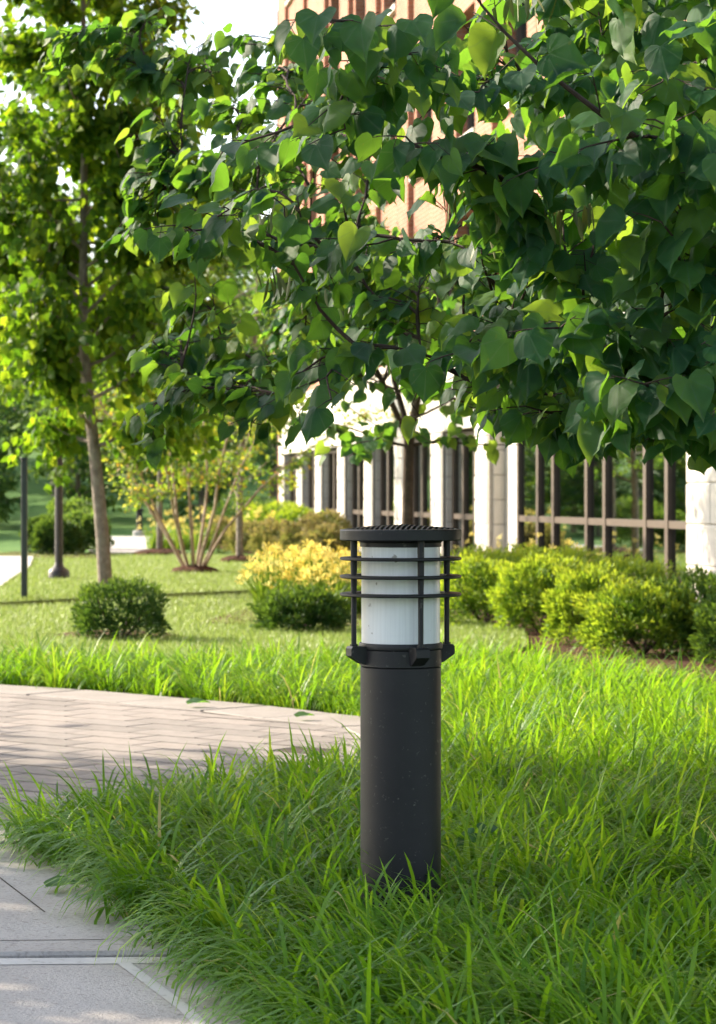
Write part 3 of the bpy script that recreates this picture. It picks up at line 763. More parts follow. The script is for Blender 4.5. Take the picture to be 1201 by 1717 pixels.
# brick storeys: piers between bays, spandrels, recessed windows with stone sills
storeys = [(3.85, 5.35), (6.35, 8.35), (9.55, 11.65), (12.75, 14.3)]
bays = []
y = 59.0 - PITCH
edges_up = [59.0 - PITCH * k for k in range(0, 14)]
for k in range(13):
    y1, y0 = edges_up[k], edges_up[k + 1]
    p = MB(); fbox(p, y1 - 1.18, y1, Z_BAND + .12, ROOF, -.6, 0.0)
    bpart('brick_pier', p, 'brick')
    p = MB(); fbox(p, y1 - 1.45, y1 - 1.18, Z_BAND + .12, ROOF, -.6, -.10); bpart('brick_pier', p, 'brick')
    zs = [Z_BAND + .12] + [z for s in storeys for z in s] + [ROOF]
    for j in range(0, len(zs), 2):
        s_ = MB(); fbox(s_, y0, y1 - 1.45, zs[j], zs[j + 1], -.6, -.06); bpart('spandrel', s_, 'brick')
    for (z0, z1) in storeys:
        w = MB(); fbox(w, y0, y1 - 1.45, z0, z0 + .10, -.34, .03); sill = bpart('stone_sill', w, 'stone')
        ym = (y0 + y1 - 1.45) / 2
        fr_ = MB(); fbox(fr_, y0, y1 - 1.45, z1 - .08, z1, -.40, -.30)
        win = bpart('window', fr_, 'dark_frame')
        for yy in (y0 + .04, ym, y1 - 1.49):
            m_ = MB(); fbox(m_, yy - .04, yy + .04, z0 + .10, z1 - .08, -.40, -.28); bpart('mullion', m_, 'dark_frame', win)
        for a, b in ((y0 + .08, ym - .04), (ym + .04, y1 - 1.53)):
            g = MB(); fbox(g, a, b, z0 + .1, z1 - .08, -.36, -.345); bpart('pane', g, 'glass', win)
# body behind: rooms (dim) and roof
r_ = MB(); fbox(r_, 11.0, 59.0, 0, ROOF - .2, -16.0, -3.0); bpart('interior_wall', r_, 'interior')
r_ = MB(); fbox(r_, 11.0, 59.0, -.02, .05, -3.0, -.6); bpart('interior_floor', r_, 'interior')
r_ = MB(); fbox(r_, 11.0, 59.0, 3.1, 3.3, -3.0, -.6); bpart('interior_ceiling', r_, 'interior')
r_ = MB(); fbox(r_, 59.0, 59.4, 0, ROOF, -16.0, -.02); bpart('end_wall', r_, 'brick')
r_ = MB(); fbox(r_, 10.6, 11.0, 0, ROOF, -16.0, -.02); bpart('end_wall', r_, 'brick')
r_ = MB(); fbox(r_, 10.5, 59.5, ROOF, ROOF + .3, -16.2, .12); bpart('roof', r_, 'gravel_roof')
# narrow curtain-wall bay past the far corner
g_ = MB(); fbox(g_, 59.45, 62.3, 0, 13.6, -1.6, -.40); gb = bpart('glass_bay', g_, 'teal_glass')
for k in range(5):
    m_ = MB(); yy = 59.5 + k * .68; fbox(m_, yy, yy + .06, 0, 13.6, -.395, -.33); bpart('mullion', m_, 'dark_frame', gb)
for k in range(5):
    m_ = MB(); zz = 1.6 + k * 2.7; fbox(m_, 59.45, 62.3, zz, zz + .07, -.393, -.345); bpart('transom', m_, 'dark_frame', gb)

# ------------------------------------------------------------------ bollard light
BX, BY = 0.107, 6.06
def bollard(root_loc, label, full=True):
    root = empty('bollard_light', root_loc, label, 'bollard light', None)
    X0, Y0, Z0 = root_loc
    def L(prof, n=64): 
        return MB().lathe([(r, z + Z0) for r, z in prof], n, X0, Y0)
    post = part('post', L([(.101, -.02), (.101, .6725), (.099, .674)]), 'black_metal', root, True)
    col = part('collar', L([(.0985, .674), (.1022, .6765), (.1022, .7165), (.0985, .719)]), 'black_metal', root, True)
    part('base_ring', L([(.095, .719), (.1045, .7195), (.1052, .723), (.1052, .730), (.1035, .7335), (.0965, .7345)]), 'black_metal', root, True)
    part('lens', L([(.0955, .730), (.0985, .731), (.0985, .9765), (.0955, .977)], 96), 'opal_lens', root, True)
    part('neck', L([(.098, .973), (.1025, .974), (.1025, .984), (.108, .9905), (.10, .9905)]), 'black_metal', root, True)
    # cap: deep rim ring with a shallow louvred dome inside
    cap = part('cap', L([(.102, .9895), (.150, .9895), (.1525, .992), (.1525, 1.0145), (.1505, 1.017), (.140, 1.0185), (.138, 1.016), (.138, .9945), (.102, .9945)]), 'black_metal', root, True)
    if full:
        plate = L([(.0, 1.000), (.1375, .9975)], 48); sub('cap_plate', plate, 'black_metal', root, cap)
        th = math.radians(83)                    # louvre direction
        d = np.array([math.cos(th), math.sin(th)]); nn = np.array([-d[1], d[0]])
        R_ = .1385
        for k in range(-10, 11):
            o_ = k * .0129; h = math.sqrt(max(0, R_ ** 2 - o_ ** 2)) - .001
            if h < .02: continue
            mb = MB(); seg_ = 9; vv = []
            for i in range(seg_):
                s_ = -h + 2 * h * i / (seg_ - 1)
                rr = math.hypot(s_, o_); ztop = 1.0285 - .0105 * (rr / R_) ** 2
                for (oo, zz) in ((-.0026, .999), (.0026, .999), (.0042, ztop), (-.0010, ztop)):
                    p = d * s_ + nn * (o_ + oo); vv.append((X0 + p[0], Y0 + p[1], Z0 + zz))
            ff = []
            for i in range(seg_ - 1):
                for j in range(4): ff.append((i * 4 + j, i * 4 + (j + 1) % 4, i * 4 + 4 + (j + 1) % 4, i * 4 + 4 + j))
            ff += [(3, 2, 1, 0), tuple((seg_ - 1) * 4 + j for j in range(4))]
            mb.add(vv, ff); sub('louvre', mb, 'black_metal', root, cap)
        # solid triangular rib plate across the louvres
        mb = MB(); tri = [(0.0, 0.015), (.132, -.02), (.105, .075)]
        vv = [(X0 + x, Y0 + y, Z0 + 1.0292 - .0105 * (math.hypot(x, y) / R_) ** 2 + dz) for dz in (-.004, .0012) for x, y in tri]
        mb.add(vv, [(2, 1, 0), (3, 4, 5), (0, 1, 4, 3), (1, 2, 5, 4), (2, 0, 3, 5)]); sub('rib_plate', mb, 'black_metal', root, cap)
    for z in (.9445, .8997, .8549):
        part('guard_ring', L([(.116, z - .0035), (.149, z - .0045), (.1525, z - .002), (.1525, z + .002), (.149, z + .0035), (.116, z + .0035), (.116, z - .0035)], 72), 'black_metal', root, True)
    for k in range(4):
        t = math.radians(-68 + 90 * k)
        ux, uy = math.cos(t), math.sin(t)
        rx, ry = X0 + .1265 * ux, Y0 + .1265 * uy
        rod = MB().tube([(rx, ry, Z0 + .712), (rx, ry, Z0 + .80), (rx, ry, Z0 + .852), (rx, ry, Z0 + .9), (rx, ry, Z0 + .99)], [.0066, .0066, .0070, .0080, .0086], 14)
        part('rod', rod, 'black_metal', root, True)
        # cast lug, tapering down to the collar
        vx, vy = -uy, ux
        def P(r, w, z): return (X0 + r * ux + w * vx, Y0 + r * uy + w * vy, Z0 + z)
        prof = [(.096, .727), (.136, .727), (.1405, .722), (.1405, .703), (.132, .697), (.110, .683), (.096, .680)]
        w0 = [.022, .019, .018, .018, .018, .017, .017]
        vv = [P(r, -w, z) for (r, z), w in zip(prof, w0)] + [P(r, w, z) for (r, z), w in zip(prof, w0)]
        n = len(prof)
        ff = [tuple(range(n)), tuple(range(2 * n - 1, n - 1, -1))] + [(i, n + i, n + (i + 1) % n, (i + 1) % n) for i in range(n)]
        lug = part('lug', MB().add(vv, ff), 'black_metal', root)
        if full:
            nut = MB().tube([P(.1265, 0, .726), P(.1265, 0, .732)], [.0098, .0098], 6); sub('nut', nut, 'black_metal', root, lug)
    return root
boll = bollard((BX, BY, 0.0), 'black bollard light with white lens and guard rings standing in tall grass')
fp = np.array([at(234, 903, 62)[0], 62.0, .09])
far_b = empty('path_post', tuple(fp), 'small distant dark post on a concrete footing at the far end of the path', 'post')
part('post', MB().lathe([(.085, fp[2] + .10), (.08, fp[2] + .62), (.10, fp[2] + .64), (.10, fp[2] + .69), (.05, fp[2] + .72)], 20, fp[0], fp[1]), 'black_metal', far_b, True)
part('footing', MB().lathe([(.17, fp[2] - .05), (.17, fp[2] + .10), (.14, fp[2] + .13), (.09, fp[2] + .131)], 20, fp[0], fp[1]), 'path', far_b)

# ------------------------------------------------------------------ lamp post and slim post on the lawn
lp = at(99, 975, 30.2); lamp = empty('lamp_post', (lp[0], 30.2, .062), 'brown metal lamp post with flared base on the lawn behind the small tree', 'lamp post')
bx_, by_, bz_ = lamp.location
part('base', MB().lathe([(.135, bz_), (.135, bz_ + .09), (.12, bz_ + .12), (.065, bz_ + .16), (.052, bz_ + .21)], 24, bx_, by_), 'bronze_metal', lamp, True)
part('pole', MB().lathe([(.052, bz_ + .20), (.050, bz_ + 2.0), (.043, bz_ + 4.2)], 20, bx_, by_), 'bronze_metal', lamp, True)
hd = part('lamp_head', MB().lathe([(.05, bz_ + 4.2), (.09, bz_ + 4.26), (.24, bz_ + 4.36), (.26, bz_ + 4.40), (.20, bz_ + 4.48), (.05, bz_ + 4.54)], 24, bx_, by_), 'bronze_metal', lamp, True)
sub('lens', MB().lathe([(.06, bz_ + 4.235), (.16, bz_ + 4.29), (.20, bz_ + 4.335)], 24, bx_, by_), 'opal_lens', lamp, hd)
pp = at(34, 1012, 24.0); sp_ = empty('slim_post', (pp[0], 24.3, .06), 'thin dark green square post on the lawn beside the curved path', 'post')
px_, py_, pz_ = sp_.location
part('post', MB().box(px_ - .030, px_ + .030, py_ - .030, py_ + .030, pz_ - .05, pz_ + 1.40, bevel=.006), 'green_metal', sp_)
part('cap', MB().box(px_ - .036, px_ + .036, py_ - .036, py_ + .036, pz_ + 1.401, pz_ + 1.43, bevel=.008), 'green_metal', sp_)

# ------------------------------------------------------------------ trees
def grow(mb, start, direction, length, radius, rg, nseg=6, wander=.12, lift=.15, tip=.25):
    pts = [np.array(start, float)]; d = unit(np.array(direction, float))
    for i in range(nseg):
        d = unit(d + rg.normal(0, wander, 3) + np.array([0, 0, lift / nseg])); pts.append(pts[-1] + d * length / nseg)
    mb.tube(pts, np.linspace(radius, radius * tip, len(pts)), 6 if radius < .03 else 9, cap=False)
    return pts

def leafy(pts_list, per_m, spread, rg, droop=.5, center=None, up=.5, face=.5, size=(.08, .11)):
    """leaves along twigs: position, axis, normal, size"""
    pos, ax, nm = [], [], []
    for pts in pts_list:
        P = np.array(pts); seg = np.linalg.norm(np.diff(P, axis=0), axis=1); Ls = seg.sum(); n = max(1, int(Ls * per_m + rg.random()))
        t = np.sort(rg.random(n)) * (len(P) - 1); i = np.minimum(t.astype(int), len(P) - 2); f = (t - i)[:, None]
        p = P[i] * (1 - f) + P[i + 1] * f + rg.normal(0, spread, (n, 3))
        out = p - center if center is not None else rg.normal(0, 1, (n, 3))
        out[:, 2] *= .3; out = unit(out)
        nn = out * face + np.array([0, 0, up]) + rg.normal(0, .38, (n, 3))
        a = out * .55 + np.array([0, 0, -droop]) + rg.normal(0, .45, (n, 3))
        pos.append(p); ax.append(a); nm.append(nn)
    pos = np.concatenate(pos); ax = np.concatenate(ax); nm = np.concatenate(nm)
    sz = rg.uniform(size[0], size[1], len(pos))
    return pos, ax, nm, sz

def deciduous(name, label, base, trunk, trad, z_lo, z_hi, n_br, reach, per_m, size, leafmat, rg, tmpl, bark='bark', group=None, elev=(.2, .9), singles=0, spread=.05, twigs=5, cat='tree', up=.5):
    root = empty(name, tuple(base), label, cat, group)
    mb = MB(); T = [np.array(p, float) for p in trunk]
    mb.tube(T, np.linspace(trad, trad * .18, len(T)), 12)
    zs = np.array([p[2] for p in T]); tw = []
    for k in range(n_br):
        u = (k + rg.random() * .8) / n_br; z = z_lo + (z_hi - z_lo) * u
        i = int(np.clip(np.searchsorted(zs, z) - 1, 0, len(T) - 2)); f = np.clip((z - zs[i]) / (zs[i + 1] - zs[i] + 1e-6), 0, 1); p = T[i] * (1 - f) + T[i + 1] * f
        az = k * 2.4 + rg.normal(0, .3); e = rg.uniform(*elev)
        ln = reach(u) * rg.uniform(.75, 1.15)
        pts = grow(mb, p, (math.cos(az) * math.cos(e), math.sin(az) * math.cos(e), math.sin(e)), ln, trad * .30 * (1 - .6 * u), rg, 7, .10, .10)
        for j in range(twigs):
            q = pts[2 + int(rg.integers(0, 5))] + rg.normal(0, .01, 3)
            dd = unit(pts[-1] - pts[0]) + rg.normal(0, .6, 3)
            tp = grow(mb, q, dd, ln * rg.uniform(.25, .55), .008, rg, 4, .2, .0, .4); tw.append(tp)
        tw.append(pts[3:])
    part('trunk', mb, bark, root, True)
    c = np.array([T[len(T) // 2][0], T[len(T) // 2][1], (z_lo + z_hi) / 2])
    cen = lambda p: c
    pos, ax, nm, sz = leafy(tw, per_m, spread, rg, .5, c, up, .55, size)
    if singles:
        d = pos[:, 1] + rg.random(len(pos)) * .6
        fx = np.abs(pos[:, 0] / pos[:, 1]) < .146; fz = (EYE + 832 * pos[:, 1] / FPX > pos[:, 2])
        order = np.argsort(np.where(fx & fz, d, 1e3)); s = order[:singles]; r = order[singles:]
        single_leaves(root, pos[s], ax[s], nm[s], sz[s], tmpl, leafmat)
        leaf_part('crown', root, pos[r], ax[r], nm[r], sz[r], tmpl, leafmat)
    else:
        leaf_part('crown', root, pos, ax, nm, sz, tmpl, leafmat)
    return root

rgm = np.random.default_rng(5)
# street tree on the lawn, left
b = at(178, 1002, 25.8); b[2] = .05
def up(px, py, dep=25.8): return at(px, py, dep)
deciduous('shade_tree', 'tall leafy green tree with sunlit trunk behind the small clipped shrub', b,
          [b, up(172, 900), up(160, 770), up(148, 660), up(140, 570), up(140, 420), up(142, 240), up(140, 60), up(138, -160), up(136, -380)], .080, 1.55, 8.6, 66,
          lambda u: (1.20 + .60 * max(0, 1 - abs(u - .20) / .30)) * (1.0 if u < .75 else (.7 if u < .9 else .45)), 74, (.095, .15), 'maple_leaf', rgm, OVATE, elev=(-.05, .78), singles=300, twigs=9, spread=.09)
# the slender trees behind it
b = at(268, 930, 43.0); b[2] = .06
deciduous('lawn_tree', 'bright yellow-green tree far back beside the concrete path', b, [b, b + (0, 0, 1.2), b + (.03, 0, 2.4), b + (.0, 0, 5.0), b + (0, 0, 7.6)], .06, 1.7, 7.3, 40,
          lambda u: 1.5 * math.sin(math.pi * (.25 + .6 * u)) + .35, 30, (.11, .17), 'maple_leaf', rgm, QUAD, elev=(.1, .8))
b = at(402, 951, 38.2); b[2] = .06
deciduous('lawn_tree', 'dark green tree on a single straight trunk near the pale building', b, [b, b + (0, 0, 1.1), b + (.05, 0, 2.2), b + (.25, 0, 3.6), b + (.3, 0, 5.2)], .062, 1.25, 4.9, 32,
          lambda u: 1.05 * math.sin(math.pi * (.25 + .6 * u)) + .25, 30, (.08, .13), 'wood_leaf', rgm, QUAD, elev=(.0, .8))
# multi-stemmed small tree
b = at(326, 966, 32.8); b[2] = .065
root = empty('multistem_tree', tuple(b), 'small multi-stemmed tree with golden leaves on a mulch mound', 'tree')
tw = []
for k in range(11):
    mb = MB(); az = k * 2 * math.pi / 11 + rgm.normal(0, .15); lean = rgm.uniform(.25, .50)
    s0 = b + np.array([math.cos(az) * .10, math.sin(az) * .08, 0])
    pts = grow(mb, s0, (math.cos(az) * lean, math.sin(az) * lean, 1), rgm.uniform(2.5, 3.2), rgm.uniform(.016, .03), rgm, 9, .07, .1, .25)
    for j in range(11):
        q = pts[4 + int(rgm.integers(0, 6))]
        tp = grow(mb, q, (math.cos(az + rgm.normal(0, 1.2)), math.sin(az + rgm.normal(0, 1.2)), rgm.uniform(-.1, .7)), rgm.uniform(.35, .8), .006, rgm, 4, .2, 0, .4); tw.append(tp)
    part('stem', mb, 'pale_bark', root, True)
pos, ax, nm, sz = leafy(tw, 70, .06, rgm, .4, b + np.array([0, 0, 1.6]), .6, .4, (.05, .085))
leaf_part('crown', root, pos, ax, nm, sz, QUAD, 'gold_leaf')

def mound(px, py, dep, r, label):
    p = at(px, py, dep)
    prof = [(r, .055), (r * .8, .055 + .06), (r * .45, .055 + .10), (0.001, .055 + .115)]
    mb = MB().lathe(prof, 28, p[0], dep)
    mb.v = [(x + rgm.normal(0, .018), y + rgm.normal(0, .018), z + rgm.normal(0, .006)) for x, y, z in mb.v]
    tag(link('mulch_mound', mb.mesh('mulch_mound'), 'mulch', smooth=True), label, 'mulch', 'mulch mounds under the lawn trees')
mound(326, 968, 32.8, .36, 'dark mulch mound under the multi-stemmed golden tree')
mound(402, 951, 38.2, .33, 'dark mulch mound under the single straight trunk near the building')
mound(268, 932, 43.0, .52, 'dark mulch mound beside the far concrete path')

# shade trees out at the left of the walk, whose shadows fall over the foreground
for i, (x, y, h, rr_, pm) in enumerate([(-7.4, 11.4, 4.9, 1.15, 18), (-6.6, 7.9, 4.6, 1.15, 38)]):
    b = np.array([x, y, 0.0])
    deciduous('shade_tree', ['broad green tree beside the walk outside the picture', 'second broad tree by the walk outside the picture, nearer the camera'][i], b,
              [b, b + (0, 0, 1.6), b + (.1, 0, 3.2), b + (0, .1, h * .75), b + (0, 0, h)], .12, 2.0, h * .95, 44,
              lambda u: rr_ * (1.7 * math.sin(math.pi * (.25 + .6 * u)) + .5), pm, (.16, .24), 'maple_leaf', rgm, QUAD, elev=(.0, .8), twigs=6)

# woods on the rise behind: a few trees, copied
def wood_tree(seed, label):
    rg = np.random.default_rng(seed)
    return deciduous('woodland_tree', label, (0, 0, 0), [(0, 0, 0), (0, .1, 2.2), (.15, 0, 4.2), (.1, .1, 6.5), (0, 0, 8.4)], .16, .9, 8.2, 40,
                     lambda u: 2.1 * math.sin(math.pi * (.22 + .68 * u)) + .5, 13, (.24, .40), 'wood_leaf', rg, QUAD, group='trees on the rise behind the lawn', elev=(-.1, .8), twigs=7, spread=.16)
W = [wood_tree(21, ''), wood_tree(22, '')]
spots = [(-13.8, 84, 1.0), (-9.9, 79, .92), (-6.2, 88, 1.05), (-2.8, 80, .95), (-17.5, 92, 1.1), (-11.8, 99, 1.2), (-4.4, 101, 1.2), (-8.2, 106, 1.25), (-20.5, 80, .95), (-25.5, 74, 1.0), (-31, 68, 1.0), (-24, 95, 1.2), (-36, 60, 1.05), (-15.5, 110, 1.25), (-30, 86, 1.2), (-1.0, 95, 1.15), (-10.6, 69, .50), (-8.3, 72, .55), (-12.6, 71, .6), (-6.3, 74, .55), (-4.6, 71, .5), (-15.5, 66, .6), (-19.0, 62, .6), (-11.9, 63.5, .36), (-13.6, 61, .42), (-15.3, 64, .5), (-17.4, 67, .55), (-12.4, 66.5, .45)]
wl_ = ['woodland tree behind the lamp post, low on the green rise', 'woodland tree between the lamp post and the shade tree trunk', 'tall woodland tree seen above the golden multi-stemmed tree', 'woodland tree nearest the far corner of the building',
       'woodland tree high on the rise at the left edge', 'large woodland tree at the back of the rise behind the lamp post', 'large woodland tree at the back, left of the building corner', 'tallest woodland tree at the very back of the rise',
       'woodland tree on the rise just outside the left edge', 'woodland tree left of the curved path, outside the picture', 'woodland tree on the left slope, reflected in the windows', 'large woodland tree far up the left slope',
       'woodland tree at the foot of the left slope', 'large woodland tree at the top of the rise', 'large woodland tree well up the left slope', 'woodland tree rising behind the far end of the building',
       'low bushy tree on the rise left of the slim post', 'low bushy tree on the rise behind the lamp post', 'low bushy tree at the left edge of the rise', 'low bushy tree behind the shade tree trunk', 'low bushy tree behind the golden tree', 'low bushy tree on the rise outside the left edge', 'lowest bushy tree on the left slope', 'small bush mirrored in the tall window, nearest the path', 'rounded bush mirrored in the tall window panes', 'bushy tree mirrored in the middle of the tall window', 'bushy tree mirrored in the tall window near the stone pier', 'bush behind the others mirrored in the tall window']
for i, (x, y, s) in enumerate(spots):
    loc = (x, y, ground_z(x, y) - .05)
    if i < 2:
        W[i].location = loc; W[i].scale = (s, s, s); W[i]['label'] = wl_[i]
    else: copy_tree(W[i % 2], loc, i * 1.9, (s * 1.1, s * 1.1, s * (.85 + .1 * (i % 3))), wl_[i])

# ------------------------------------------------------------------ the redbud that hangs over the foreground
rgr = np.random.default_rng(77)
RT = np.array([1.95, 7.5, 0.0])
red = empty('redbud_tree', tuple(RT), 'near redbud tree with large heart-shaped leaves hanging in from the right', 'tree', 'redbud trees')
hubs = {'A': (1.55, 6.9, 1.95), 'B': (1.6, 6.9, 2.45), 'C': (1.5, 8.0, 2.05), 'D': (1.35, 8.5, 2.9), 'E': (1.65, 6.8, 1.55), 'F': (1.7, 7.2, 3.0)}
hubs = {k: np.array(v) for k, v in hubs.items()}
tr = MB(); fork = RT + np.array([-.03, -.05, .85])
tr.tube([RT, RT + np.array([.0, -.02, .4]), fork], [.085, .07, .062], 12)
for k, h in hubs.items():
    midp = (fork + h) / 2 + np.array([.06, 0, .05]); tr.tube(bez(fork, midp, h, 7), np.linspace(.05, .026, 7), 10)
part('trunk', tr, 'bark', red, True)
tips = [  # hub, photo column, photo row, distance, density
    ('B', 385, 232, 5.9, 1.2), ('B', 560, 205, 5.8, 1.2), ('B', 690, 300, 5.6, 1.1), ('B', 800, 262, 5.5, 1.1), ('A', 870, 330, 5.6, 1.2), ('B', 1010, 255, 5.4, 1.2), ('B', 1120, 230, 5.3, 1.1),
    ('F', 575, 30, 5.4, .8), ('F', 660, 95, 5.5, 1), ('F', 740, 60, 5.9, 1), ('F', 640, 180, 6.2, .9), ('F', 830, 150, 6.2, 1.1), ('F', 800, 30, 6.6, 1.0), ('F', 900, 60, 6.9, 1.3), ('F', 1010, 20, 6.8, 1.3), ('F', 1060, 120, 6.3, 1.3), ('F', 1150, 160, 6.0, 1.3), ('F', 960, 160, 6.6, 1.2),
    ('A', 350, 425, 6.6, 1.2), ('A', 440, 395, 6.9, 1.1), ('A', 520, 440, 7.2, 1.0), ('A', 600, 400, 6.8, 1.0), ('A', 700, 440, 6.9, 1.0), ('A', 800, 420, 6.5, 1.2), ('A', 900, 440, 6.2, 1.3), ('A', 1110, 370, 5.3, 1.2), ('A', 1000, 380, 5.7, 1.3), ('A', 1190, 330, 5.2, 1.0),
    ('C', 245, 700, 9.0, 1.3), ('C', 330, 645, 9.1, 1.3), ('C', 415, 700, 8.8, 1.0), ('C', 370, 600, 9.6, 1.1), ('C', 470, 600, 9.3, 1.1), ('C', 520, 560, 8.9, 1.0),
    ('E', 490, 640, 6.7, 1.0), ('E', 560, 650, 6.4, .9), ('E', 620, 610, 6.5, 1.1), ('E', 730, 590, 6.6, 1.1), ('C', 700, 690, 8.0, .7), ('C', 790, 690, 7.6, 1.0), ('E', 840, 660, 6.7, 1.2), ('C', 590, 500, 8.2, .9),
    ('E', 930, 700, 6.1, 1.3), ('E', 970, 740, 6.1, 1.2), ('E', 1040, 690, 5.6, 1.3), ('E', 1110, 720, 5.9, 1.2), ('E', 1180, 790, 6.4, .9), ('E', 1000, 620, 5.7, 1.3), ('E', 1110, 630, 5.4, 1.3), ('E', 900, 600, 6.0, 1.3), ('E', 880, 700, 6.7, 1.0), ('E', 1190, 700, 5.8, 1.2), ('A', 860, 540, 6.1, 1.3), ('A', 960, 520, 5.8, 1.3), ('A', 1070, 500, 5.5, 1.4), ('A', 1180, 560, 5.5, 1.3), ('E', 1195, 790, 7.2, .6), ('D', 470, 230, 9.0, 1.0), ('D', 540, 220, 8.8, 1.0), ('D', 480, 290, 9.0, 1.0), ('D', 610, 200, 8.4, 1.0), ('C', 300, 560, 9.5, 1.0), ('C', 280, 660, 9.2, 1.1), ('C', 390, 640, 9.0, 1.2), ('C', 440, 660, 8.9, 1.1),
    ('D', 170, 60, 10.4, 1.1), ('D', 130, 100, 10.6, 1.0), ('D', 260, 70, 10.5, 1.1), ('D', 320, 100, 10.2, 1.0), ('D', 350, 270, 9.6, 1.0), ('D', 300, 290, 9.9, 1.1), ('D', 215, 110, 10.2, 1.2), ('D', 290, 150, 10.3, 1.2), ('D', 240, 215, 10.0, 1.1), ('D', 345, 200, 9.8, 1.0), ('D', 330, 330, 9.7, 1.0), ('D', 280, 380, 9.9, 1.2), ('D', 420, 60, 10.2, .8), ('D', 430, 180, 9.7, .9), ('D', 470, 110, 9.6, 1.0), ('D', 400, 300, 9.4, 1.0), ('D', 520, 160, 9.2, .8), ('D', 320, 470, 9.4, 1.1), ('D', 400, 350, 8.8, 1.1), ('D', 500, 330, 8.4, 1.1), ('D', 560, 290, 8.0, 1.0), ('D', 640, 330, 7.7, 1.1), ('D', 720, 230, 7.6, 1.1), ('D', 740, 360, 7.3, 1.1), ('D', 520, 400, 8.6, 1.1), ('D', 600, 350, 8.3, 1.1), ('C', 640, 430, 8.6, 1.1), ('C', 720, 480, 8.2, 1.1), ('C', 800, 500, 7.6, 1.1), ('C', 640, 540, 8.6, 1.0), ('C', 450, 490, 8.6, 1.1), ('C', 540, 490, 8.8, 1.0),
]
LP, LA, LN, LS = [], [], [], []
def hang(p, n, rg, towards):
    """leaf frames for hanging heart leaves"""
    out = p - (RT + np.array([0, 0, 0])); out[:, 2] = 0; out = unit(out)
    out = unit(out * .55 + np.array([-.25, -.75, 0]))
    nn = out * .50 + np.array([0, 0, .70]) + rg.normal(0, .40, (n, 3))
    a = out * .42 + np.array([0, 0, -.62]) + towards * .45 + rg.normal(0, .33, (n, 3))
    return a, nn
# every spray springs from the nearest wood already grown, so that limbs fork instead of fanning out
NP, ND, NL = [], [], []
for k, h in hubs.items():
    C = bez(fork, (fork + h) / 2 + np.array([.06, 0, .05]), h, 7)
    for i in range(2, 7): NP.append(C[i]); ND.append(unit(C[i] - C[i - 1])); NL.append(.1 * i)
goals = []
for (h, px, py, dep, dens) in tips:
    dens = dens * (1.25 if dep > 9 else (1.0 if px < 820 else 1.1))
    if dep < 8:                                  # sprays lie in flat tiers
        tier = min((55, 165, 262, 412, 585, 672), key=lambda q: abs(q - py)); py = tier + .25 * (py - tier) + rgr.uniform(-8, 8)
    open_ = 470 < px < 850 and py > 560                # the sprays over the lamp are thin
    if open_: dens *= .62
    t0 = at(px, py, dep); goals.append((t0, dens, .62))
    for _ in range(0 if open_ else (1 if (px < 820 and dep < 9) else 2)):
        w_ = .13 if dep > 8.5 else .22
        goals.append((t0 + np.clip(rgr.normal(0, 1, 3), -1.5, 1.5) * np.array([w_, w_ * 1.3, .035]) + np.array([.06, 0, 0]), dens * .9, .45))
goals.sort(key=lambda g: np.linalg.norm(g[0] - fork))
for (tip, dens, leafy_len) in goals:
    P_ = np.array(NP); dist = np.linalg.norm(P_ - tip, axis=1)
    inward = np.linalg.norm(P_ - fork, axis=1)
    cost = dist + .30 * np.array(NL) + np.where(dist < .22, 5, 0) + np.where(P_[:, 2] > tip[2] + .35, .5, 0)
    j = int(np.argmin(cost)); st, sd_, pl = NP[j], ND[j], NL[j]; L = dist[j]
    midp = st + sd_ * L * .32 + (tip - st) * .25 + np.array([0, 0, .07 * L]) + rgr.normal(0, .06, 3) * L
    n = max(7, int(L / .07)); C = bez(st, midp, tip, n) + np.cumsum(rgr.normal(0, .0075, (n, 3)), axis=0) * np.linspace(0, 1, n)[:, None]
    mb = MB(); mb.tube(C, np.linspace(.0045 + .0045 * L, .0020, n), 7)
    cum = np.linspace(0, L, n)
    for i in range(2, n - 2, 1):
        NP.append(C[i]); ND.append(unit(C[i] - C[i - 1])); NL.append(pl + cum[i])
    side = 1
    for i in range(1, n):
        rem = L - cum[i]
        if rem > leafy_len and rgr.random() < .6: continue
        side = -side
        d = unit(C[i] - C[i - 1]); lat = unit(np.cross(d, (0, 0, 1.0))) * side
        tl = float(np.clip(.09 + .25 * rem, .07, .30)) * rgr.uniform(.6, 1.25)
        if rgr.random() > .62 * dens: tl *= .45
        dd = unit(d * .7 + lat * .9 + rgr.normal(0, .2, 3) + np.array([0, 0, .05]))
        m_ = max(3, int(tl / .035)); tt = np.linspace(0, 1, m_)[:, None]
        Tp = C[i] + dd * tl * tt + np.array([0, 0, -.10]) * tl * tt ** 2
        mb.tube(Tp, np.linspace(.0022, .0011, m_), 5)
        k = max(1, int(tl / .046 * dens + rgr.random()))
        ts = (np.arange(k) + .6) / k
        for q in ts:
            j = min(int(q * (m_ - 1)), m_ - 2); p0 = Tp[j] + (Tp[j + 1] - Tp[j]) * (q * (m_ - 1) - j)
            sd = 1 if rgr.random() < .5 else -1
            pet = unit(np.cross(dd, (0, 0, 1.0))) * sd * .5 + dd * .4 + np.array([0, 0, -.25]) + rgr.normal(0, .25, 3)
            pet = unit(pet) * rgr.uniform(.02, .042)
            mb.tube([p0, p0 + pet], [.0009, .0008], 4, cap=False)
            pp_ = (p0 + pet)[None]
            a, nn = hang(pp_, 1, rgr, unit(pet)[None])
            LP.append(pp_[0]); LA.append(a[0]); LN.append(nn[0]); LS.append(rgr.uniform(.054, .098) * (.85 if q > .8 else 1.0) * (1.08 if tip[1] < 6.1 else 1.0))
    br = part('branch', mb, 'twig', red)
n_spray = len(LP)
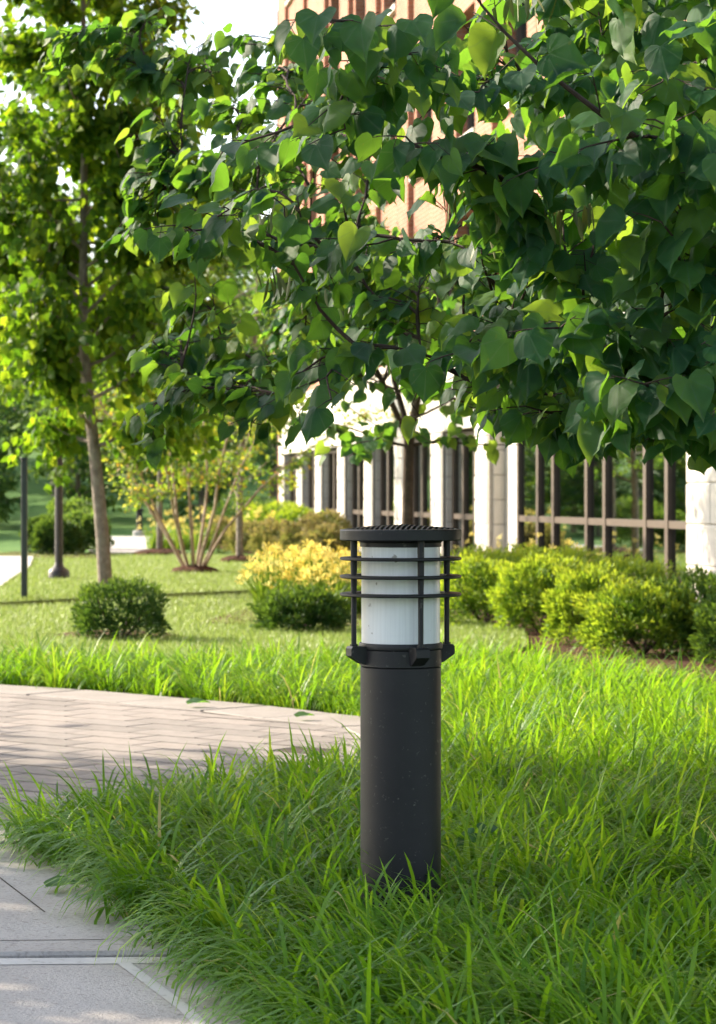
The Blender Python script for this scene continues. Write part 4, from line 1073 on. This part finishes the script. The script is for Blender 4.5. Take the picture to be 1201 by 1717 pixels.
# fill of the crown's inside on the right, towards the trunk
cnt = 0
cc, rr = np.array([2.0, 7.4, 2.45]), np.array([1.8, 2.15, 1.7])
while cnt < 11500:
    v = rgr.normal(0, 1, 3); v /= np.linalg.norm(v); q = rgr.uniform(.25, 1.0) ** .5
    p = cc + v * rr * q * (1 + .12 * math.sin(7 * v[0] + 3 * v[2]) + .10 * math.sin(9 * v[2] + 2 * v[1]))
    px, py = HX + p[0] / p[1] * FPX, HY - (p[2] - EYE) / p[1] * FPX
    if px < 850 + max(0, (py - 560)) * .3 + 60 * math.sin(py * .02) : continue
    if py > 712 + (px - 900) * .17: continue
    a, nn = hang(p[None], 1, rgr, np.zeros((1, 3)))
    LP.append(p); LA.append(a[0]); LN.append(nn[0]); LS.append(rgr.uniform(.065, .105)); cnt += 1
LP, LA, LN, LS = map(np.array, (LP, LA, LN, LS))
pxs = HX + LP[:, 0] / LP[:, 1] * FPX; pys = HY - (LP[:, 2] - EYE) / LP[:, 1] * FPX
infr = (pxs > -10) & (pxs < 1210) & (pys > -10) & (pys < 900)
score = np.where(infr & (np.arange(len(LP)) < n_spray), LS / LP[:, 1], 0)
order = np.argsort(-score); s, r = order[:300], order[300:]
single_leaves(red, LP[s], LA[s], LN[s], LS[s], HEART, 'redbud_leaf')
leaf_part('foliage', red, LP[r], LA[r], LN[r], LS[r], HEART, 'redbud_leaf')
# seed pods in bunches under the branches
pod_t = MB(); npd = 9; vv = []
for i in range(npd):
    t = i / (npd - 1); w = .0065 * math.sin(math.pi * min(1, .08 + t * .9)) + .0006; x = .006 * math.sin(2.2 * t)
    for dx, dy in ((-w, 0), (0, .0013), (w, 0), (0, -.0013)): vv.append((x + dx, dy, -.075 * t))
ff = [(i * 4 + j, i * 4 + (j + 1) % 4, i * 4 + 4 + (j + 1) % 4, i * 4 + 4 + j) for i in range(npd - 1) for j in range(4)]
pod_me = pod_t.add(vv, ff).mesh('seed_pod'); pod_me.materials.append(M['pod'])
for (px, py, dep, n_, sx) in ((860, 335, 5.75, 26, 110), (780, 330, 5.8, 6, 40), (960, 350, 5.7, 14, 60), (465, 345, 7.6, 12, 35), (880, 0, 6.6, 14, 60), (470, 455, 7.2, 8, 50), (850, 395, 5.9, 5, 70), (560, 480, 8.0, 6, 60)):
    for k in range(n_):
        p = at(px + rgr.uniform(-sx, sx), py + rgr.uniform(-14, 14), dep + rgr.uniform(-.15, .15))
        o = bpy.data.objects.new('seed_pod', pod_me); COL.objects.link(o); o.parent = red
        o.location = p - RT; o.rotation_euler = (rgr.normal(0, .22), rgr.normal(0, .28), rgr.uniform(0, 6.28)); s_ = rgr.uniform(.75, 1.15); o.scale = (s_, s_, s_)

# second redbud behind the bollard
rg2 = np.random.default_rng(31)
R2 = np.array([at(684, 900, 17.2)[0], 17.2, 0.02])
red2 = empty('redbud_tree', tuple(R2), 'smaller redbud tree with a thin bare trunk rising behind the bollard light', 'tree', 'redbud trees')
mb = MB(); fk = np.array([at(686, 720, 17.2)[0], 17.2, at(686, 720, 17.2)[2]])
mb.tube([R2, R2 + (fk - R2) * .5 + np.array([-.01, 0, 0]), fk], [.048, .040, .036], 12)
tw = []
leaders = []
for k in range(4):
    az = k * 1.7 + .4; leaders.append(grow(mb, fk - np.array([0, 0, .05 * k]), (math.cos(az) * .38, math.sin(az) * .38, 1.0), 1.15 + .15 * k, .024, rg2, 9, .08, .05, .3))
for k in range(26):
    ld = leaders[k % 4]; z_ = ld[int(rg2.integers(1, 8))]; az = k * 2.4 + rg2.normal(0, .3); e = rg2.uniform(.0, .75)
    pts = grow(mb, z_, (math.cos(az) * math.cos(e), math.sin(az) * math.cos(e), math.sin(e)), rg2.uniform(.6, 1.15), .011, rg2, 8, .12, .10, .25)
    for j in range(6):
        q = pts[3 + int(rg2.integers(0, 5))]
        tw.append(grow(mb, q, unit(pts[-1] - pts[0]) * .6 + rg2.normal(0, .6, 3) * np.array([1, 1, .3]), rg2.uniform(.25, .5), .005, rg2, 4, .15, 0, .4))
    tw.append(pts[4:])
for az, ln in ((math.pi + .1, .75), (-.1, .6), (math.pi * .95, 1.0), (.2, .9)):           # low arching side branches
    pts = grow(mb, fk - np.array([0, 0, .12]), (math.cos(az), -.2, .25), ln, .011, rg2, 8, .08, -.1, .25); tw.append(pts[4:]); tw.append(pts[2:])
part('trunk', mb, 'redbud_bark', red2, True)
pos, ax, nm, sz = leafy(tw, 30, .03, rg2, .8, fk + np.array([0, .6, .2]), .5, .6, (.075, .105))
kp = (pos[:, 2] > 1.95) | (rg2.random(len(pos)) < .28); pos, ax, nm, sz = pos[kp], ax[kp], nm[kp], sz[kp]
d = np.argsort(pos[:, 1]); s, r = d[:300], d[300:]
single_leaves(red2, pos[s], ax[s], nm[s], sz[s], HEART, 'redbud_leaf')
leaf_part('foliage', red2, pos[r], ax[r], nm[r], sz[r], HEART, 'redbud_leaf')

# ------------------------------------------------------------------ shrubs
def shrub_mesh(seed, n, size, w=1.0, d=1.0, h=1.0, tmpl=NEEDLE, lump=.10, boxy=.5):
    """unit shrub (base at 0, about 1 wide and 1 tall) of many short sprigs over a lumpy body"""
    rg = np.random.default_rng(seed)
    v = rg.normal(0, 1, (n, 3)); v[:, 2] = np.abs(v[:, 2]) * 1.1 - .55; v = unit(v)
    m = np.max(np.abs(v), axis=1, keepdims=True); vb = v / m                     # towards a box
    base = v * (1 - boxy) + vb * boxy * .88
    ph = rg.uniform(0, 6.28, 6)
    l = 1 + lump * (np.sin(7 * v[:, 0] + ph[0]) * np.sin(6 * v[:, 1] + ph[1]) + np.sin(9 * v[:, 2] + 5 * v[:, 0] + ph[2]) * .7 + .6 * np.sin(13 * v[:, 1] + 11 * v[:, 2] + ph[3])) 
    rad = l * (.62 + .38 * rg.random(n) ** .45)
    p = base * rad[:, None] * np.array([.5 * w, .5 * d, .62 * h]) + np.array([0, 0, .40 * h])
    keep = p[:, 2] > 0.0
    tip_shading = np.clip((rad - .62) / .42, 0, 1) * (.55 + .45 * np.clip(p[:, 2] / h, 0, 1))
    p, v, tip_shading = p[keep], v[keep], tip_shading[keep]; n = len(p)
    rn = np.clip(tip_shading * .8 + rg.normal(0, .13, n), 0.02, .98)          # fresh tips paler, and depth shade painted in: inside and foot darker
    a = v * .8 + np.array([0, 0, .5]) + rg.normal(0, .45, (n, 3)); nn = rg.normal(0, 1, (n, 3)) + v * .7
    return p, a, nn, rg.uniform(*size, n), rn

def core_mesh(w, d, h):
    mb = MB(); pr = [(.34, .02), (.40, .2), (.40, .55), (.33, .78), (.15, .88), (.001, .9)]
    mb.lathe(pr, 14); mb.v = [(x * w, y * d, z * h * .92) for x, y, z in mb.v]; return mb

def make_shrub(name, label, loc, dims, seed, n, size, mat, group=None, tmpl=NEEDLE, boxy=.5, lump=.1, cat='shrub'):
    root = empty(name, tuple(loc), label, cat, group)
    p, a, nn, s, rn = shrub_mesh(seed, n, size, *dims, tmpl=tmpl, lump=lump, boxy=boxy)
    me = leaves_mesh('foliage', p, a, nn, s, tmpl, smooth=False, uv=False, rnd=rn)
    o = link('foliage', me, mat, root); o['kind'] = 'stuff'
    st = MB(); rg = np.random.default_rng(seed + 9)
    for k in range(5):
        az = k * 1.3; st.tube([(0, 0, 0), (math.cos(az) * dims[0] * .18, math.sin(az) * dims[1] * .18, dims[2] * .3), (math.cos(az) * dims[0] * .33, math.sin(az) * dims[1] * .33, dims[2] * .75)], [.012, .009, .004], 6)
    link('stem', st.mesh('stem'), 'twig', root)
    return root

def foot(px, py):
    d_ = FPX * (EYE - .03) / (py - HY); return np.array([(px - HX) * d_ / FPX, d_, .03])
# clipped hedge in front of the building: each bush its own thing
hedge = [  # column, row of base, width m, height m, label, material
    (812, 1052, .56, .62, 'leafy yew bush just right of the bollard, front row of the hedge', 'yew_needle'),
    (905, 1062, .50, .58, 'second front-row hedge bush from the bollard, dark at its foot', 'yew_needle'),
    (985, 1080, .44, .60, 'brightest yellow-green hedge bush, in the middle of the front row', 'yew_needle'),
    (1078, 1098, .56, .58, 'wide hedge bush right of the yellow-green one', 'yew_needle'),
    (1170, 1096, .46, .55, 'dark hedge bush at the right edge beside the white stone pier', 'yew_dark'),
    (1255, 1115, .5, .55, 'hedge bush at the right end, mostly outside the picture', 'yew_dark'),
    (790, 1018, .80, .62, 'broad hedge bush in the back row behind the bollard head', 'yew_needle'),
    (865, 1012, .85, .62, 'back-row hedge bush under the corner of the tall window', 'yew_needle'),
    (940, 1020, .75, .56, 'back-row hedge bush below the tall window panes', 'yew_needle'),
    (1030, 1035, .72, .52, 'back-row hedge bush towards the stone pier', 'yew_needle'),
]
for i, (px, py, w, h, lab, mt) in enumerate(hedge):
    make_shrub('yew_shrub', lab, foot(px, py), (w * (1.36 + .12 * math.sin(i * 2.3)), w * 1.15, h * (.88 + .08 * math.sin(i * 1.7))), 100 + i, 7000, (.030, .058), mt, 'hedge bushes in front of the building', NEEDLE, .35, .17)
# single shrubs on the bed's edge
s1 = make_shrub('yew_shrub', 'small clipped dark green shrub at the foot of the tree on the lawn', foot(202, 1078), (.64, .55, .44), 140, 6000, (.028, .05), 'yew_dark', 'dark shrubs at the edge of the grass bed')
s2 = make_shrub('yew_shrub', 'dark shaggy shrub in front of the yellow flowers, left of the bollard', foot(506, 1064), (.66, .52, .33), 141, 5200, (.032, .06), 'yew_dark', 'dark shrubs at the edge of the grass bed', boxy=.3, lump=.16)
# mulch heap by the small shrub
p = foot(150, 1072); mb = MB().lathe([(.55, .04), (.4, .07), (.001, .10)], 20, p[0] + .18, p[1] + .1); tag(link('mulch_mound', mb.mesh('mulch_mound'), 'mulch', smooth=True), 'brown mulch under the small clipped shrub', 'mulch', 'mulch mounds under the lawn trees')
# round bushes beyond the lawn
for i, (px, py, dd, w, h, lab) in enumerate([(95, 930, 42.5, .85, .62, 'dark round bush behind the lamp post'), (70, 928, 43.6, .70, .62, 'dark round bush left of the lamp post'), (138, 928, 43.8, .95, .72, 'pale topped round bush between lamp post and tree trunk'),
                                           (118, 920, 46.5, 1.1, .95, 'tall loose bush behind the round bushes')]):
    q = at(px, py, dd); make_shrub('round_shrub', lab, (q[0], dd, .07), (w, w, h), 160 + i, 4200, (.05, .09), 'yew_dark' if i < 2 else 'wood_leaf', 'round bushes beyond the lawn', QUAD, .25)
# low mixed shrubs in the far bed by the building
for i, (px, dd, w, h, lab, mt) in enumerate([(380, 47.5, 1.0, .62, 'low brownish shrub behind the straight trunk', 'spirea_leaf'), (425, 45.5, 1.0, .55, 'low russet shrub in the far bed right of the straight trunk', 'spirea_leaf'), (470, 43.5, 1.05, .60, 'low russet shrub in the middle of the far bed', 'spirea_leaf'),
                                            (515, 41.5, 1.0, .58, 'low grey-green shrub in the far bed near the bollard', 'spirea_leaf'), (550, 39.0, .9, .55, 'low shrub in the far bed just left of the bollard head', 'spirea_leaf'), (455, 51.0, 1.3, .90, 'pale green shrub by the far stone piers', 'yew_needle'),
                                            (500, 47.8, 1.2, .85, 'light green shrub below the stone piers', 'yew_needle'), (410, 55.0, 1.8, 1.05, 'dark green shrub at the far end of the building', 'yew_dark'), (545, 44.5, 1.0, .75, 'olive shrub against the stone piers', 'spirea_leaf')]):
    q = at(px, 900, dd); make_shrub('bed_shrub', lab, (q[0], dd, .03), (w, w, h), 180 + i, 3600, (.045, .085), mt, 'low shrubs in the far bed', QUAD, .2, .14)

# ------------------------------------------------------------------ day lilies: strap leaves and yellow flowers
def strap_mesh(rg, n, length, width, spread_r, seg=4, arch=.6, z0=0.0):
    """n arching blades from a clump, returns V, quads/tris, rnd"""
    az = rg.uniform(0, 2 * math.pi, n); L = rg.uniform(length[0], length[1], n); lean = rg.uniform(.1, arch, n)
    r0 = spread_r * np.sqrt(rg.random(n)); a0 = rg.uniform(0, 2 * math.pi, n)
    base = np.column_stack((r0 * np.cos(a0), r0 * np.sin(a0), np.full(n, z0)))
    return base, az, L, lean

def blades(base, az, L, lean, width, seg, rnd):
    """ribbon blades; angle from vertical grows along the blade"""
    n = len(base); t = np.linspace(0, 1, seg + 1)
    th = lean[:, None] * (0.16 + 1.95 * t[None] ** 1.25)
    ds = (L / seg)[:, None]
    dx = np.sin(th); dz = np.cos(th)
    hx = np.concatenate((np.zeros((n, 1)), np.cumsum((dx[:, :-1] + dx[:, 1:]) / 2 * ds, 1)), 1)
    hz = np.concatenate((np.zeros((n, 1)), np.cumsum((dz[:, :-1] + dz[:, 1:]) / 2 * ds, 1)), 1)
    d = np.column_stack((np.cos(az), np.sin(az))); sd = np.column_stack((-np.sin(az), np.cos(az)))
    w = width[:, None] * np.array([.75] + [1.0] * (seg - 1) + [0.0])[None] * (1 - .55 * t[None] ** 3)
    ctr = np.stack((base[:, 0:1] + d[:, 0:1] * hx, base[:, 1:2] + d[:, 1:2] * hx, base[:, 2:3] + hz), 2)
    lat = np.stack((sd[:, 0:1] * w, sd[:, 1:2] * w, np.zeros_like(w)), 2) / 2
    Lf, Rt = ctr[:, :seg] - lat[:, :seg], ctr[:, :seg] + lat[:, :seg]
    V = np.concatenate((np.stack((Lf, Rt), 2).reshape(n, 2 * seg, 3), ctr[:, seg:]), 1)
    nv = 2 * seg + 1
    q = np.array([(2 * i, 2 * i + 1, 2 * i + 3, 2 * i + 2) for i in range(seg - 1)]).reshape(-1, 4)
    lt = np.concatenate((q.ravel(), [2 * seg - 2, 2 * seg - 1, 2 * seg])); ct = np.array([4] * (seg - 1) + [3])
    loops = (lt[None] + (np.arange(n) * nv)[:, None]).ravel(); counts = np.tile(ct, n)
    return V.reshape(-1, 3), loops, counts, np.repeat(rnd, nv)

def flower_mesh():
    vv, tt = [], []
    for k in range(6):
        a = k * math.pi / 3; o = len(vv); wd = .42 if k % 2 else .55
        for (r, h, w) in ((.0, .0, .0), (.35, .55, wd), (.75, .80, wd * .85), (1.0, .72, .0)):
            for s_ in ((-1, 1) if w else (0,)):
                an = a + s_ * w * .5; vv.append((r * math.cos(an), r * math.sin(an), h))
        tt += [(o, o + 1, o + 2), (o + 1, o + 3, o + 4), (o + 1, o + 4, o + 2), (o + 3, o + 5, o + 4)]
    me = mesh_np('flower', np.array(vv) * .045, tris=np.array(tt), smooth=True, rnd=np.zeros(len(vv))); me.materials.append(M['petal'])
    return me
FLOWER = flower_mesh()
rgl = np.random.default_rng(8)
def daylily(loc, n_fl, label, sc=1.0, many=True):
    root = empty('daylily_plant', tuple(loc), label, 'flower plant', 'yellow day lilies')
    n = 110; base, az, L, lean = strap_mesh(rgl, n, (.28 * sc, .5 * sc), .012, .14 * sc)
    V, lo, co, rd = blades(base, az, L, rgl.uniform(.25, 1.0, n), rgl.uniform(.012, .02, n), 5, rgl.random(n))
    me = mesh_np('foliage', V, loops=lo, counts=co, smooth=True, rnd=rd); o = link('foliage', me, 'lily_blade', root); o['kind'] = 'stuff'
    st = MB()
    for k in range(n_fl):
        a = rgl.uniform(0, 6.28); r = .30 * sc * math.sqrt(rgl.random()); h = (.66 - .9 * r * r / (.09 * sc * sc) * .35 - rgl.uniform(0, .16)) * sc
        x, y = r * math.cos(a), r * math.sin(a)
        st.tube([(x * .25, y * .25, 0), (x * .6, y * .6, h * .6), (x, y, h)], [.004, .003, .003], 5)
        f = bpy.data.objects.new('flower', FLOWER); COL.objects.link(f); f.parent = root; f.location = (x, y, h)
        f.rotation_euler = (rgl.normal(0, .5), rgl.normal(0, .5), rgl.uniform(0, 6)); s_ = rgl.uniform(1.0, 1.6) * sc; f.scale = (s_, s_, s_)
    link('stem', st.mesh('stem'), 'lily_blade', root)
    return root
lil = [(455, 21.2, 'yellow day lily at the left end of the clump behind the dark shrub'), (490, 21.6, 'yellow day lily directly above the dark shaggy shrub'), (525, 21.0, 'yellow day lily in the middle of the clump beside the bollard'), (560, 20.8, 'yellow day lily touching the bollard guard rings at left'),
       (478, 22.3, 'yellow day lily in the back of the clump, left side'), (515, 22.5, 'yellow day lily in the back of the clump, middle'), (548, 22.2, 'yellow day lily in the back of the clump near the bollard'), (592, 21.5, 'yellow day lily half hidden behind the bollard lens')]
for px, dd, lab in lil:
    q = at(px, 1000, dd); daylily((q[0], dd - .25, .05), 44, lab, .95)
for px, dd, lab in [(262, 47.0, 'distant yellow day lily behind the multi-stemmed tree, left'), (285, 47.5, 'distant yellow day lily seen between the golden stems'), (312, 47.0, 'distant yellow day lily right of the golden stems'), (340, 46.5, 'distant yellow day lily left of the straight trunk'), (418, 47.0, 'distant yellow day lily right of the straight trunk'),
                    (440, 46.0, 'distant yellow day lily among the low russet shrubs')]:
    q = at(px, 900, dd); daylily((q[0], dd, .05), 14, lab, 1.3)
for yy, lab in [(29.5, 'day lily close to the tall window, seen in its reflection'), (27.6, 'day lily under the middle panes of the tall window'), (25.8, 'day lily under the tall window beside the stone pier'), (31.4, 'day lily at the far corner of the tall window')]:
    daylily((A - TV * yy - .75, yy, .03), 10, lab, .95)

# ------------------------------------------------------------------ grasses
def poly_dist_pts(poly, step, rg, jit=.45):
    xs = [p[0] for p in poly]; ys = [p[1] for p in poly]; out = []
    y = min(ys)
    while y < max(ys):
        st = step(y); x = min(xs)
        while x < max(xs):
            qx, qy = x + rg.uniform(-jit, jit) * st, y + rg.uniform(-jit, jit) * st
            if abs(qx) < .165 * qy + .35 and in_poly(qx, qy, poly): out.append((qx, qy))
            x += st
        y += st * .9
    return np.array(out)
rgg = np.random.default_rng(3)
inner_bed = [(x + (.07 if i < len(near_edge) else .03), y) for i, (x, y) in enumerate(bed_poly)]
cl = poly_dist_pts(inner_bed, lambda y: .135 if y < 8 else (.14 if y < 11 else .15), rgg)
keep = np.hypot(cl[:, 0] - BX, cl[:, 1] - BY) > .125
cl = cl[keep]
VV, LO, CO, RD = [], [], [], []; basei = 0
nb_total = 0
clump_l = rgg.uniform(.72, 1.2, len(cl)); clump_r = rgg.random(len(cl))
for lo_y, hi_y, nb, seg, wd in ((0, 7.6, 56, 6, .0092), (7.6, 10.5, 46, 5, .0088), (10.5, 30, 38, 4, .0084)):
    idx = np.where((cl[:, 1] >= lo_y) & (cl[:, 1] < hi_y))[0]
    if len(idx) == 0: continue
    ci = np.repeat(idx, nb); n = len(ci)
    off = rgg.normal(0, .034, (n, 2)); base = np.column_stack((cl[ci] + off, np.full(n, .0)))
    az = np.arctan2(off[:, 1], off[:, 0]) + rgg.normal(0, .40, n)
    # a common lay of the grass, as if combed by wind and rain, changing slowly over the bed
    lay = math.pi + .45 + .9 * np.sin(cl[ci, 0] * 1.7 + cl[ci, 1] * .9) + np.where(cl[ci, 0] > .5, 1.2, 0.0)
    edge_x = np.interp(cl[ci, 1], [p[1] for p in near_edge], [p[0] for p in near_edge]); at_edge = (cl[ci, 1] < 7.5) & (cl[ci, 0] - edge_x < .42)
    lay = np.where(at_edge, math.pi + .55, lay)
    az = np.where(rgg.random(n) < np.where(at_edge, .65, .30), lay + rgg.normal(0, .4, n), az)
    L = rgg.uniform(.16, .34, n) * clump_l[ci] * np.where(np.hypot(cl[ci, 0] - BX, cl[ci, 1] - BY + .15) < .4, .88, 1.0)
    lean = np.abs(rgg.normal(.90, .28, n)) + .06 + np.where(at_edge, .15, 0)
    rd = np.clip(clump_r[ci] * .45 + rgg.random(n) * .5 + (rgg.random(n) < .02) * .5, 0, .94)
    rd = np.where(rgg.random(n) < .008, .992, rd)
    V, lo_, co, r_ = blades(base, az, L, lean, rgg.uniform(.7, 1.25, n) * wd, seg, rd)
    VV.append(V); LO.append(lo_ + basei); CO.append(co); RD.append(r_); basei += len(V); nb_total += n
me = mesh_np('grass', np.concatenate(VV), loops=np.concatenate(LO), counts=np.concatenate(CO), smooth=True, rnd=np.concatenate(RD))
tag(link('grass', me, 'blade'), 'long arching green border grass around the bollard light', 'grass', None, 'stuff')

# short mown grass of the lawns
def mown(poly, z, n, ymin, ymax, name, label):
    rg = rgg
    y = 1 / rg.uniform(1 / ymax, 1 / ymin, n * 3); x = rg.uniform(-.165, .165, n * 3) * y
    P_ = np.array([in_poly(a, b, poly) and not in_poly(a, b, side_path) for a, b in zip(x, y)]); x, y = x[P_][:n], y[P_][:n]; k = len(x)
    base = np.column_stack((x, y, np.full(k, z)))
    V, lo_, co, r_ = blades(base, rg.uniform(0, 6.28, k), rg.uniform(.03, .065, k), rg.uniform(.1, .8, k), rg.uniform(.004, .008, k), 2, rg.random(k))
    tag(link(name, mesh_np(name, V, loops=lo_, counts=co, smooth=True, rnd=r_), 'lawn_blade'), label, 'grass', None, 'stuff')
mown(lawn_front, .044, 60000, 15.0, 27.5, 'lawn_grass', 'short mown sunlit grass of the nearer lawn')
mown(lawn_back, .061, 60000, 22.0, 44.0, 'lawn_grass', 'short mown grass of the farther lawn around the trees')

# ------------------------------------------------------------------ small things lying about
def fallen(px, py, z, rz, size, label, tilt=.25):
    d_ = FPX * (EYE - z) / (py - HY); p = np.array([(px - HX) * d_ / FPX, d_, z + .012])
    V, T, P_ = heart_template(.35, .25, .04)
    me = mesh_np('fallen_leaf', V, tris=T, smooth=True, rnd=np.full(len(V), .5), uv=P_)
    o = link('fallen_leaf', me, 'redbud_leaf'); o.location = p; o.rotation_euler = (tilt, .15, rz); o.scale = (size,) * 3
    tag(o, label, 'leaf', 'fallen leaves on the paving')
fallen(82, 1494, .038, -1.45, .085, 'green fallen leaf on the concrete slab at the edge of the grass')
fallen(318, 1184, .045, -1.4, .10, 'dark green fallen leaf on the far concrete band')
fallen(500, 1206, .045, -1.2, .08, 'fallen leaf on the paving close to the far grass strip')
# broad-leaved weeds in the grass
def weed(px, py, d_, n_, size, label):
    p = at(px, py, d_); root = empty('weed_plant', (p[0], d_, 0.0), label, 'weed', 'broad-leaved weeds in the grass')
    st = MB()
    for k in range(n_):
        a = rgg.uniform(0, 6.28); q = np.array([p[0] + .04 * math.cos(a) * (k > 0), d_ + .04 * math.sin(a) * (k > 0), p[2] - .02 * k])
        st.tube([(p[0], d_, 0), (q[0], q[1], q[2])], [.002, .0015], 5)
        single_leaves(root, q[None], np.array([[math.cos(a), math.sin(a) - .8, -.4]]), np.array([[0, -.6, 1.0]]), np.array([size]), [HEART[k % 4]], 'redbud_leaf')
    part('stem', st, 'lily_blade', root)
weed(818, 1385, 6.6, 2, .06, 'round-leaved weed in the grass to the right of the bollard post')
weed(1175, 1405, 6.5, 2, .06, 'pale broad-leaved weed in the grass near the right edge')
weed(815, 1695, 5.0, 4, .035, 'little three-lobed weed in the grass at the bottom edge')
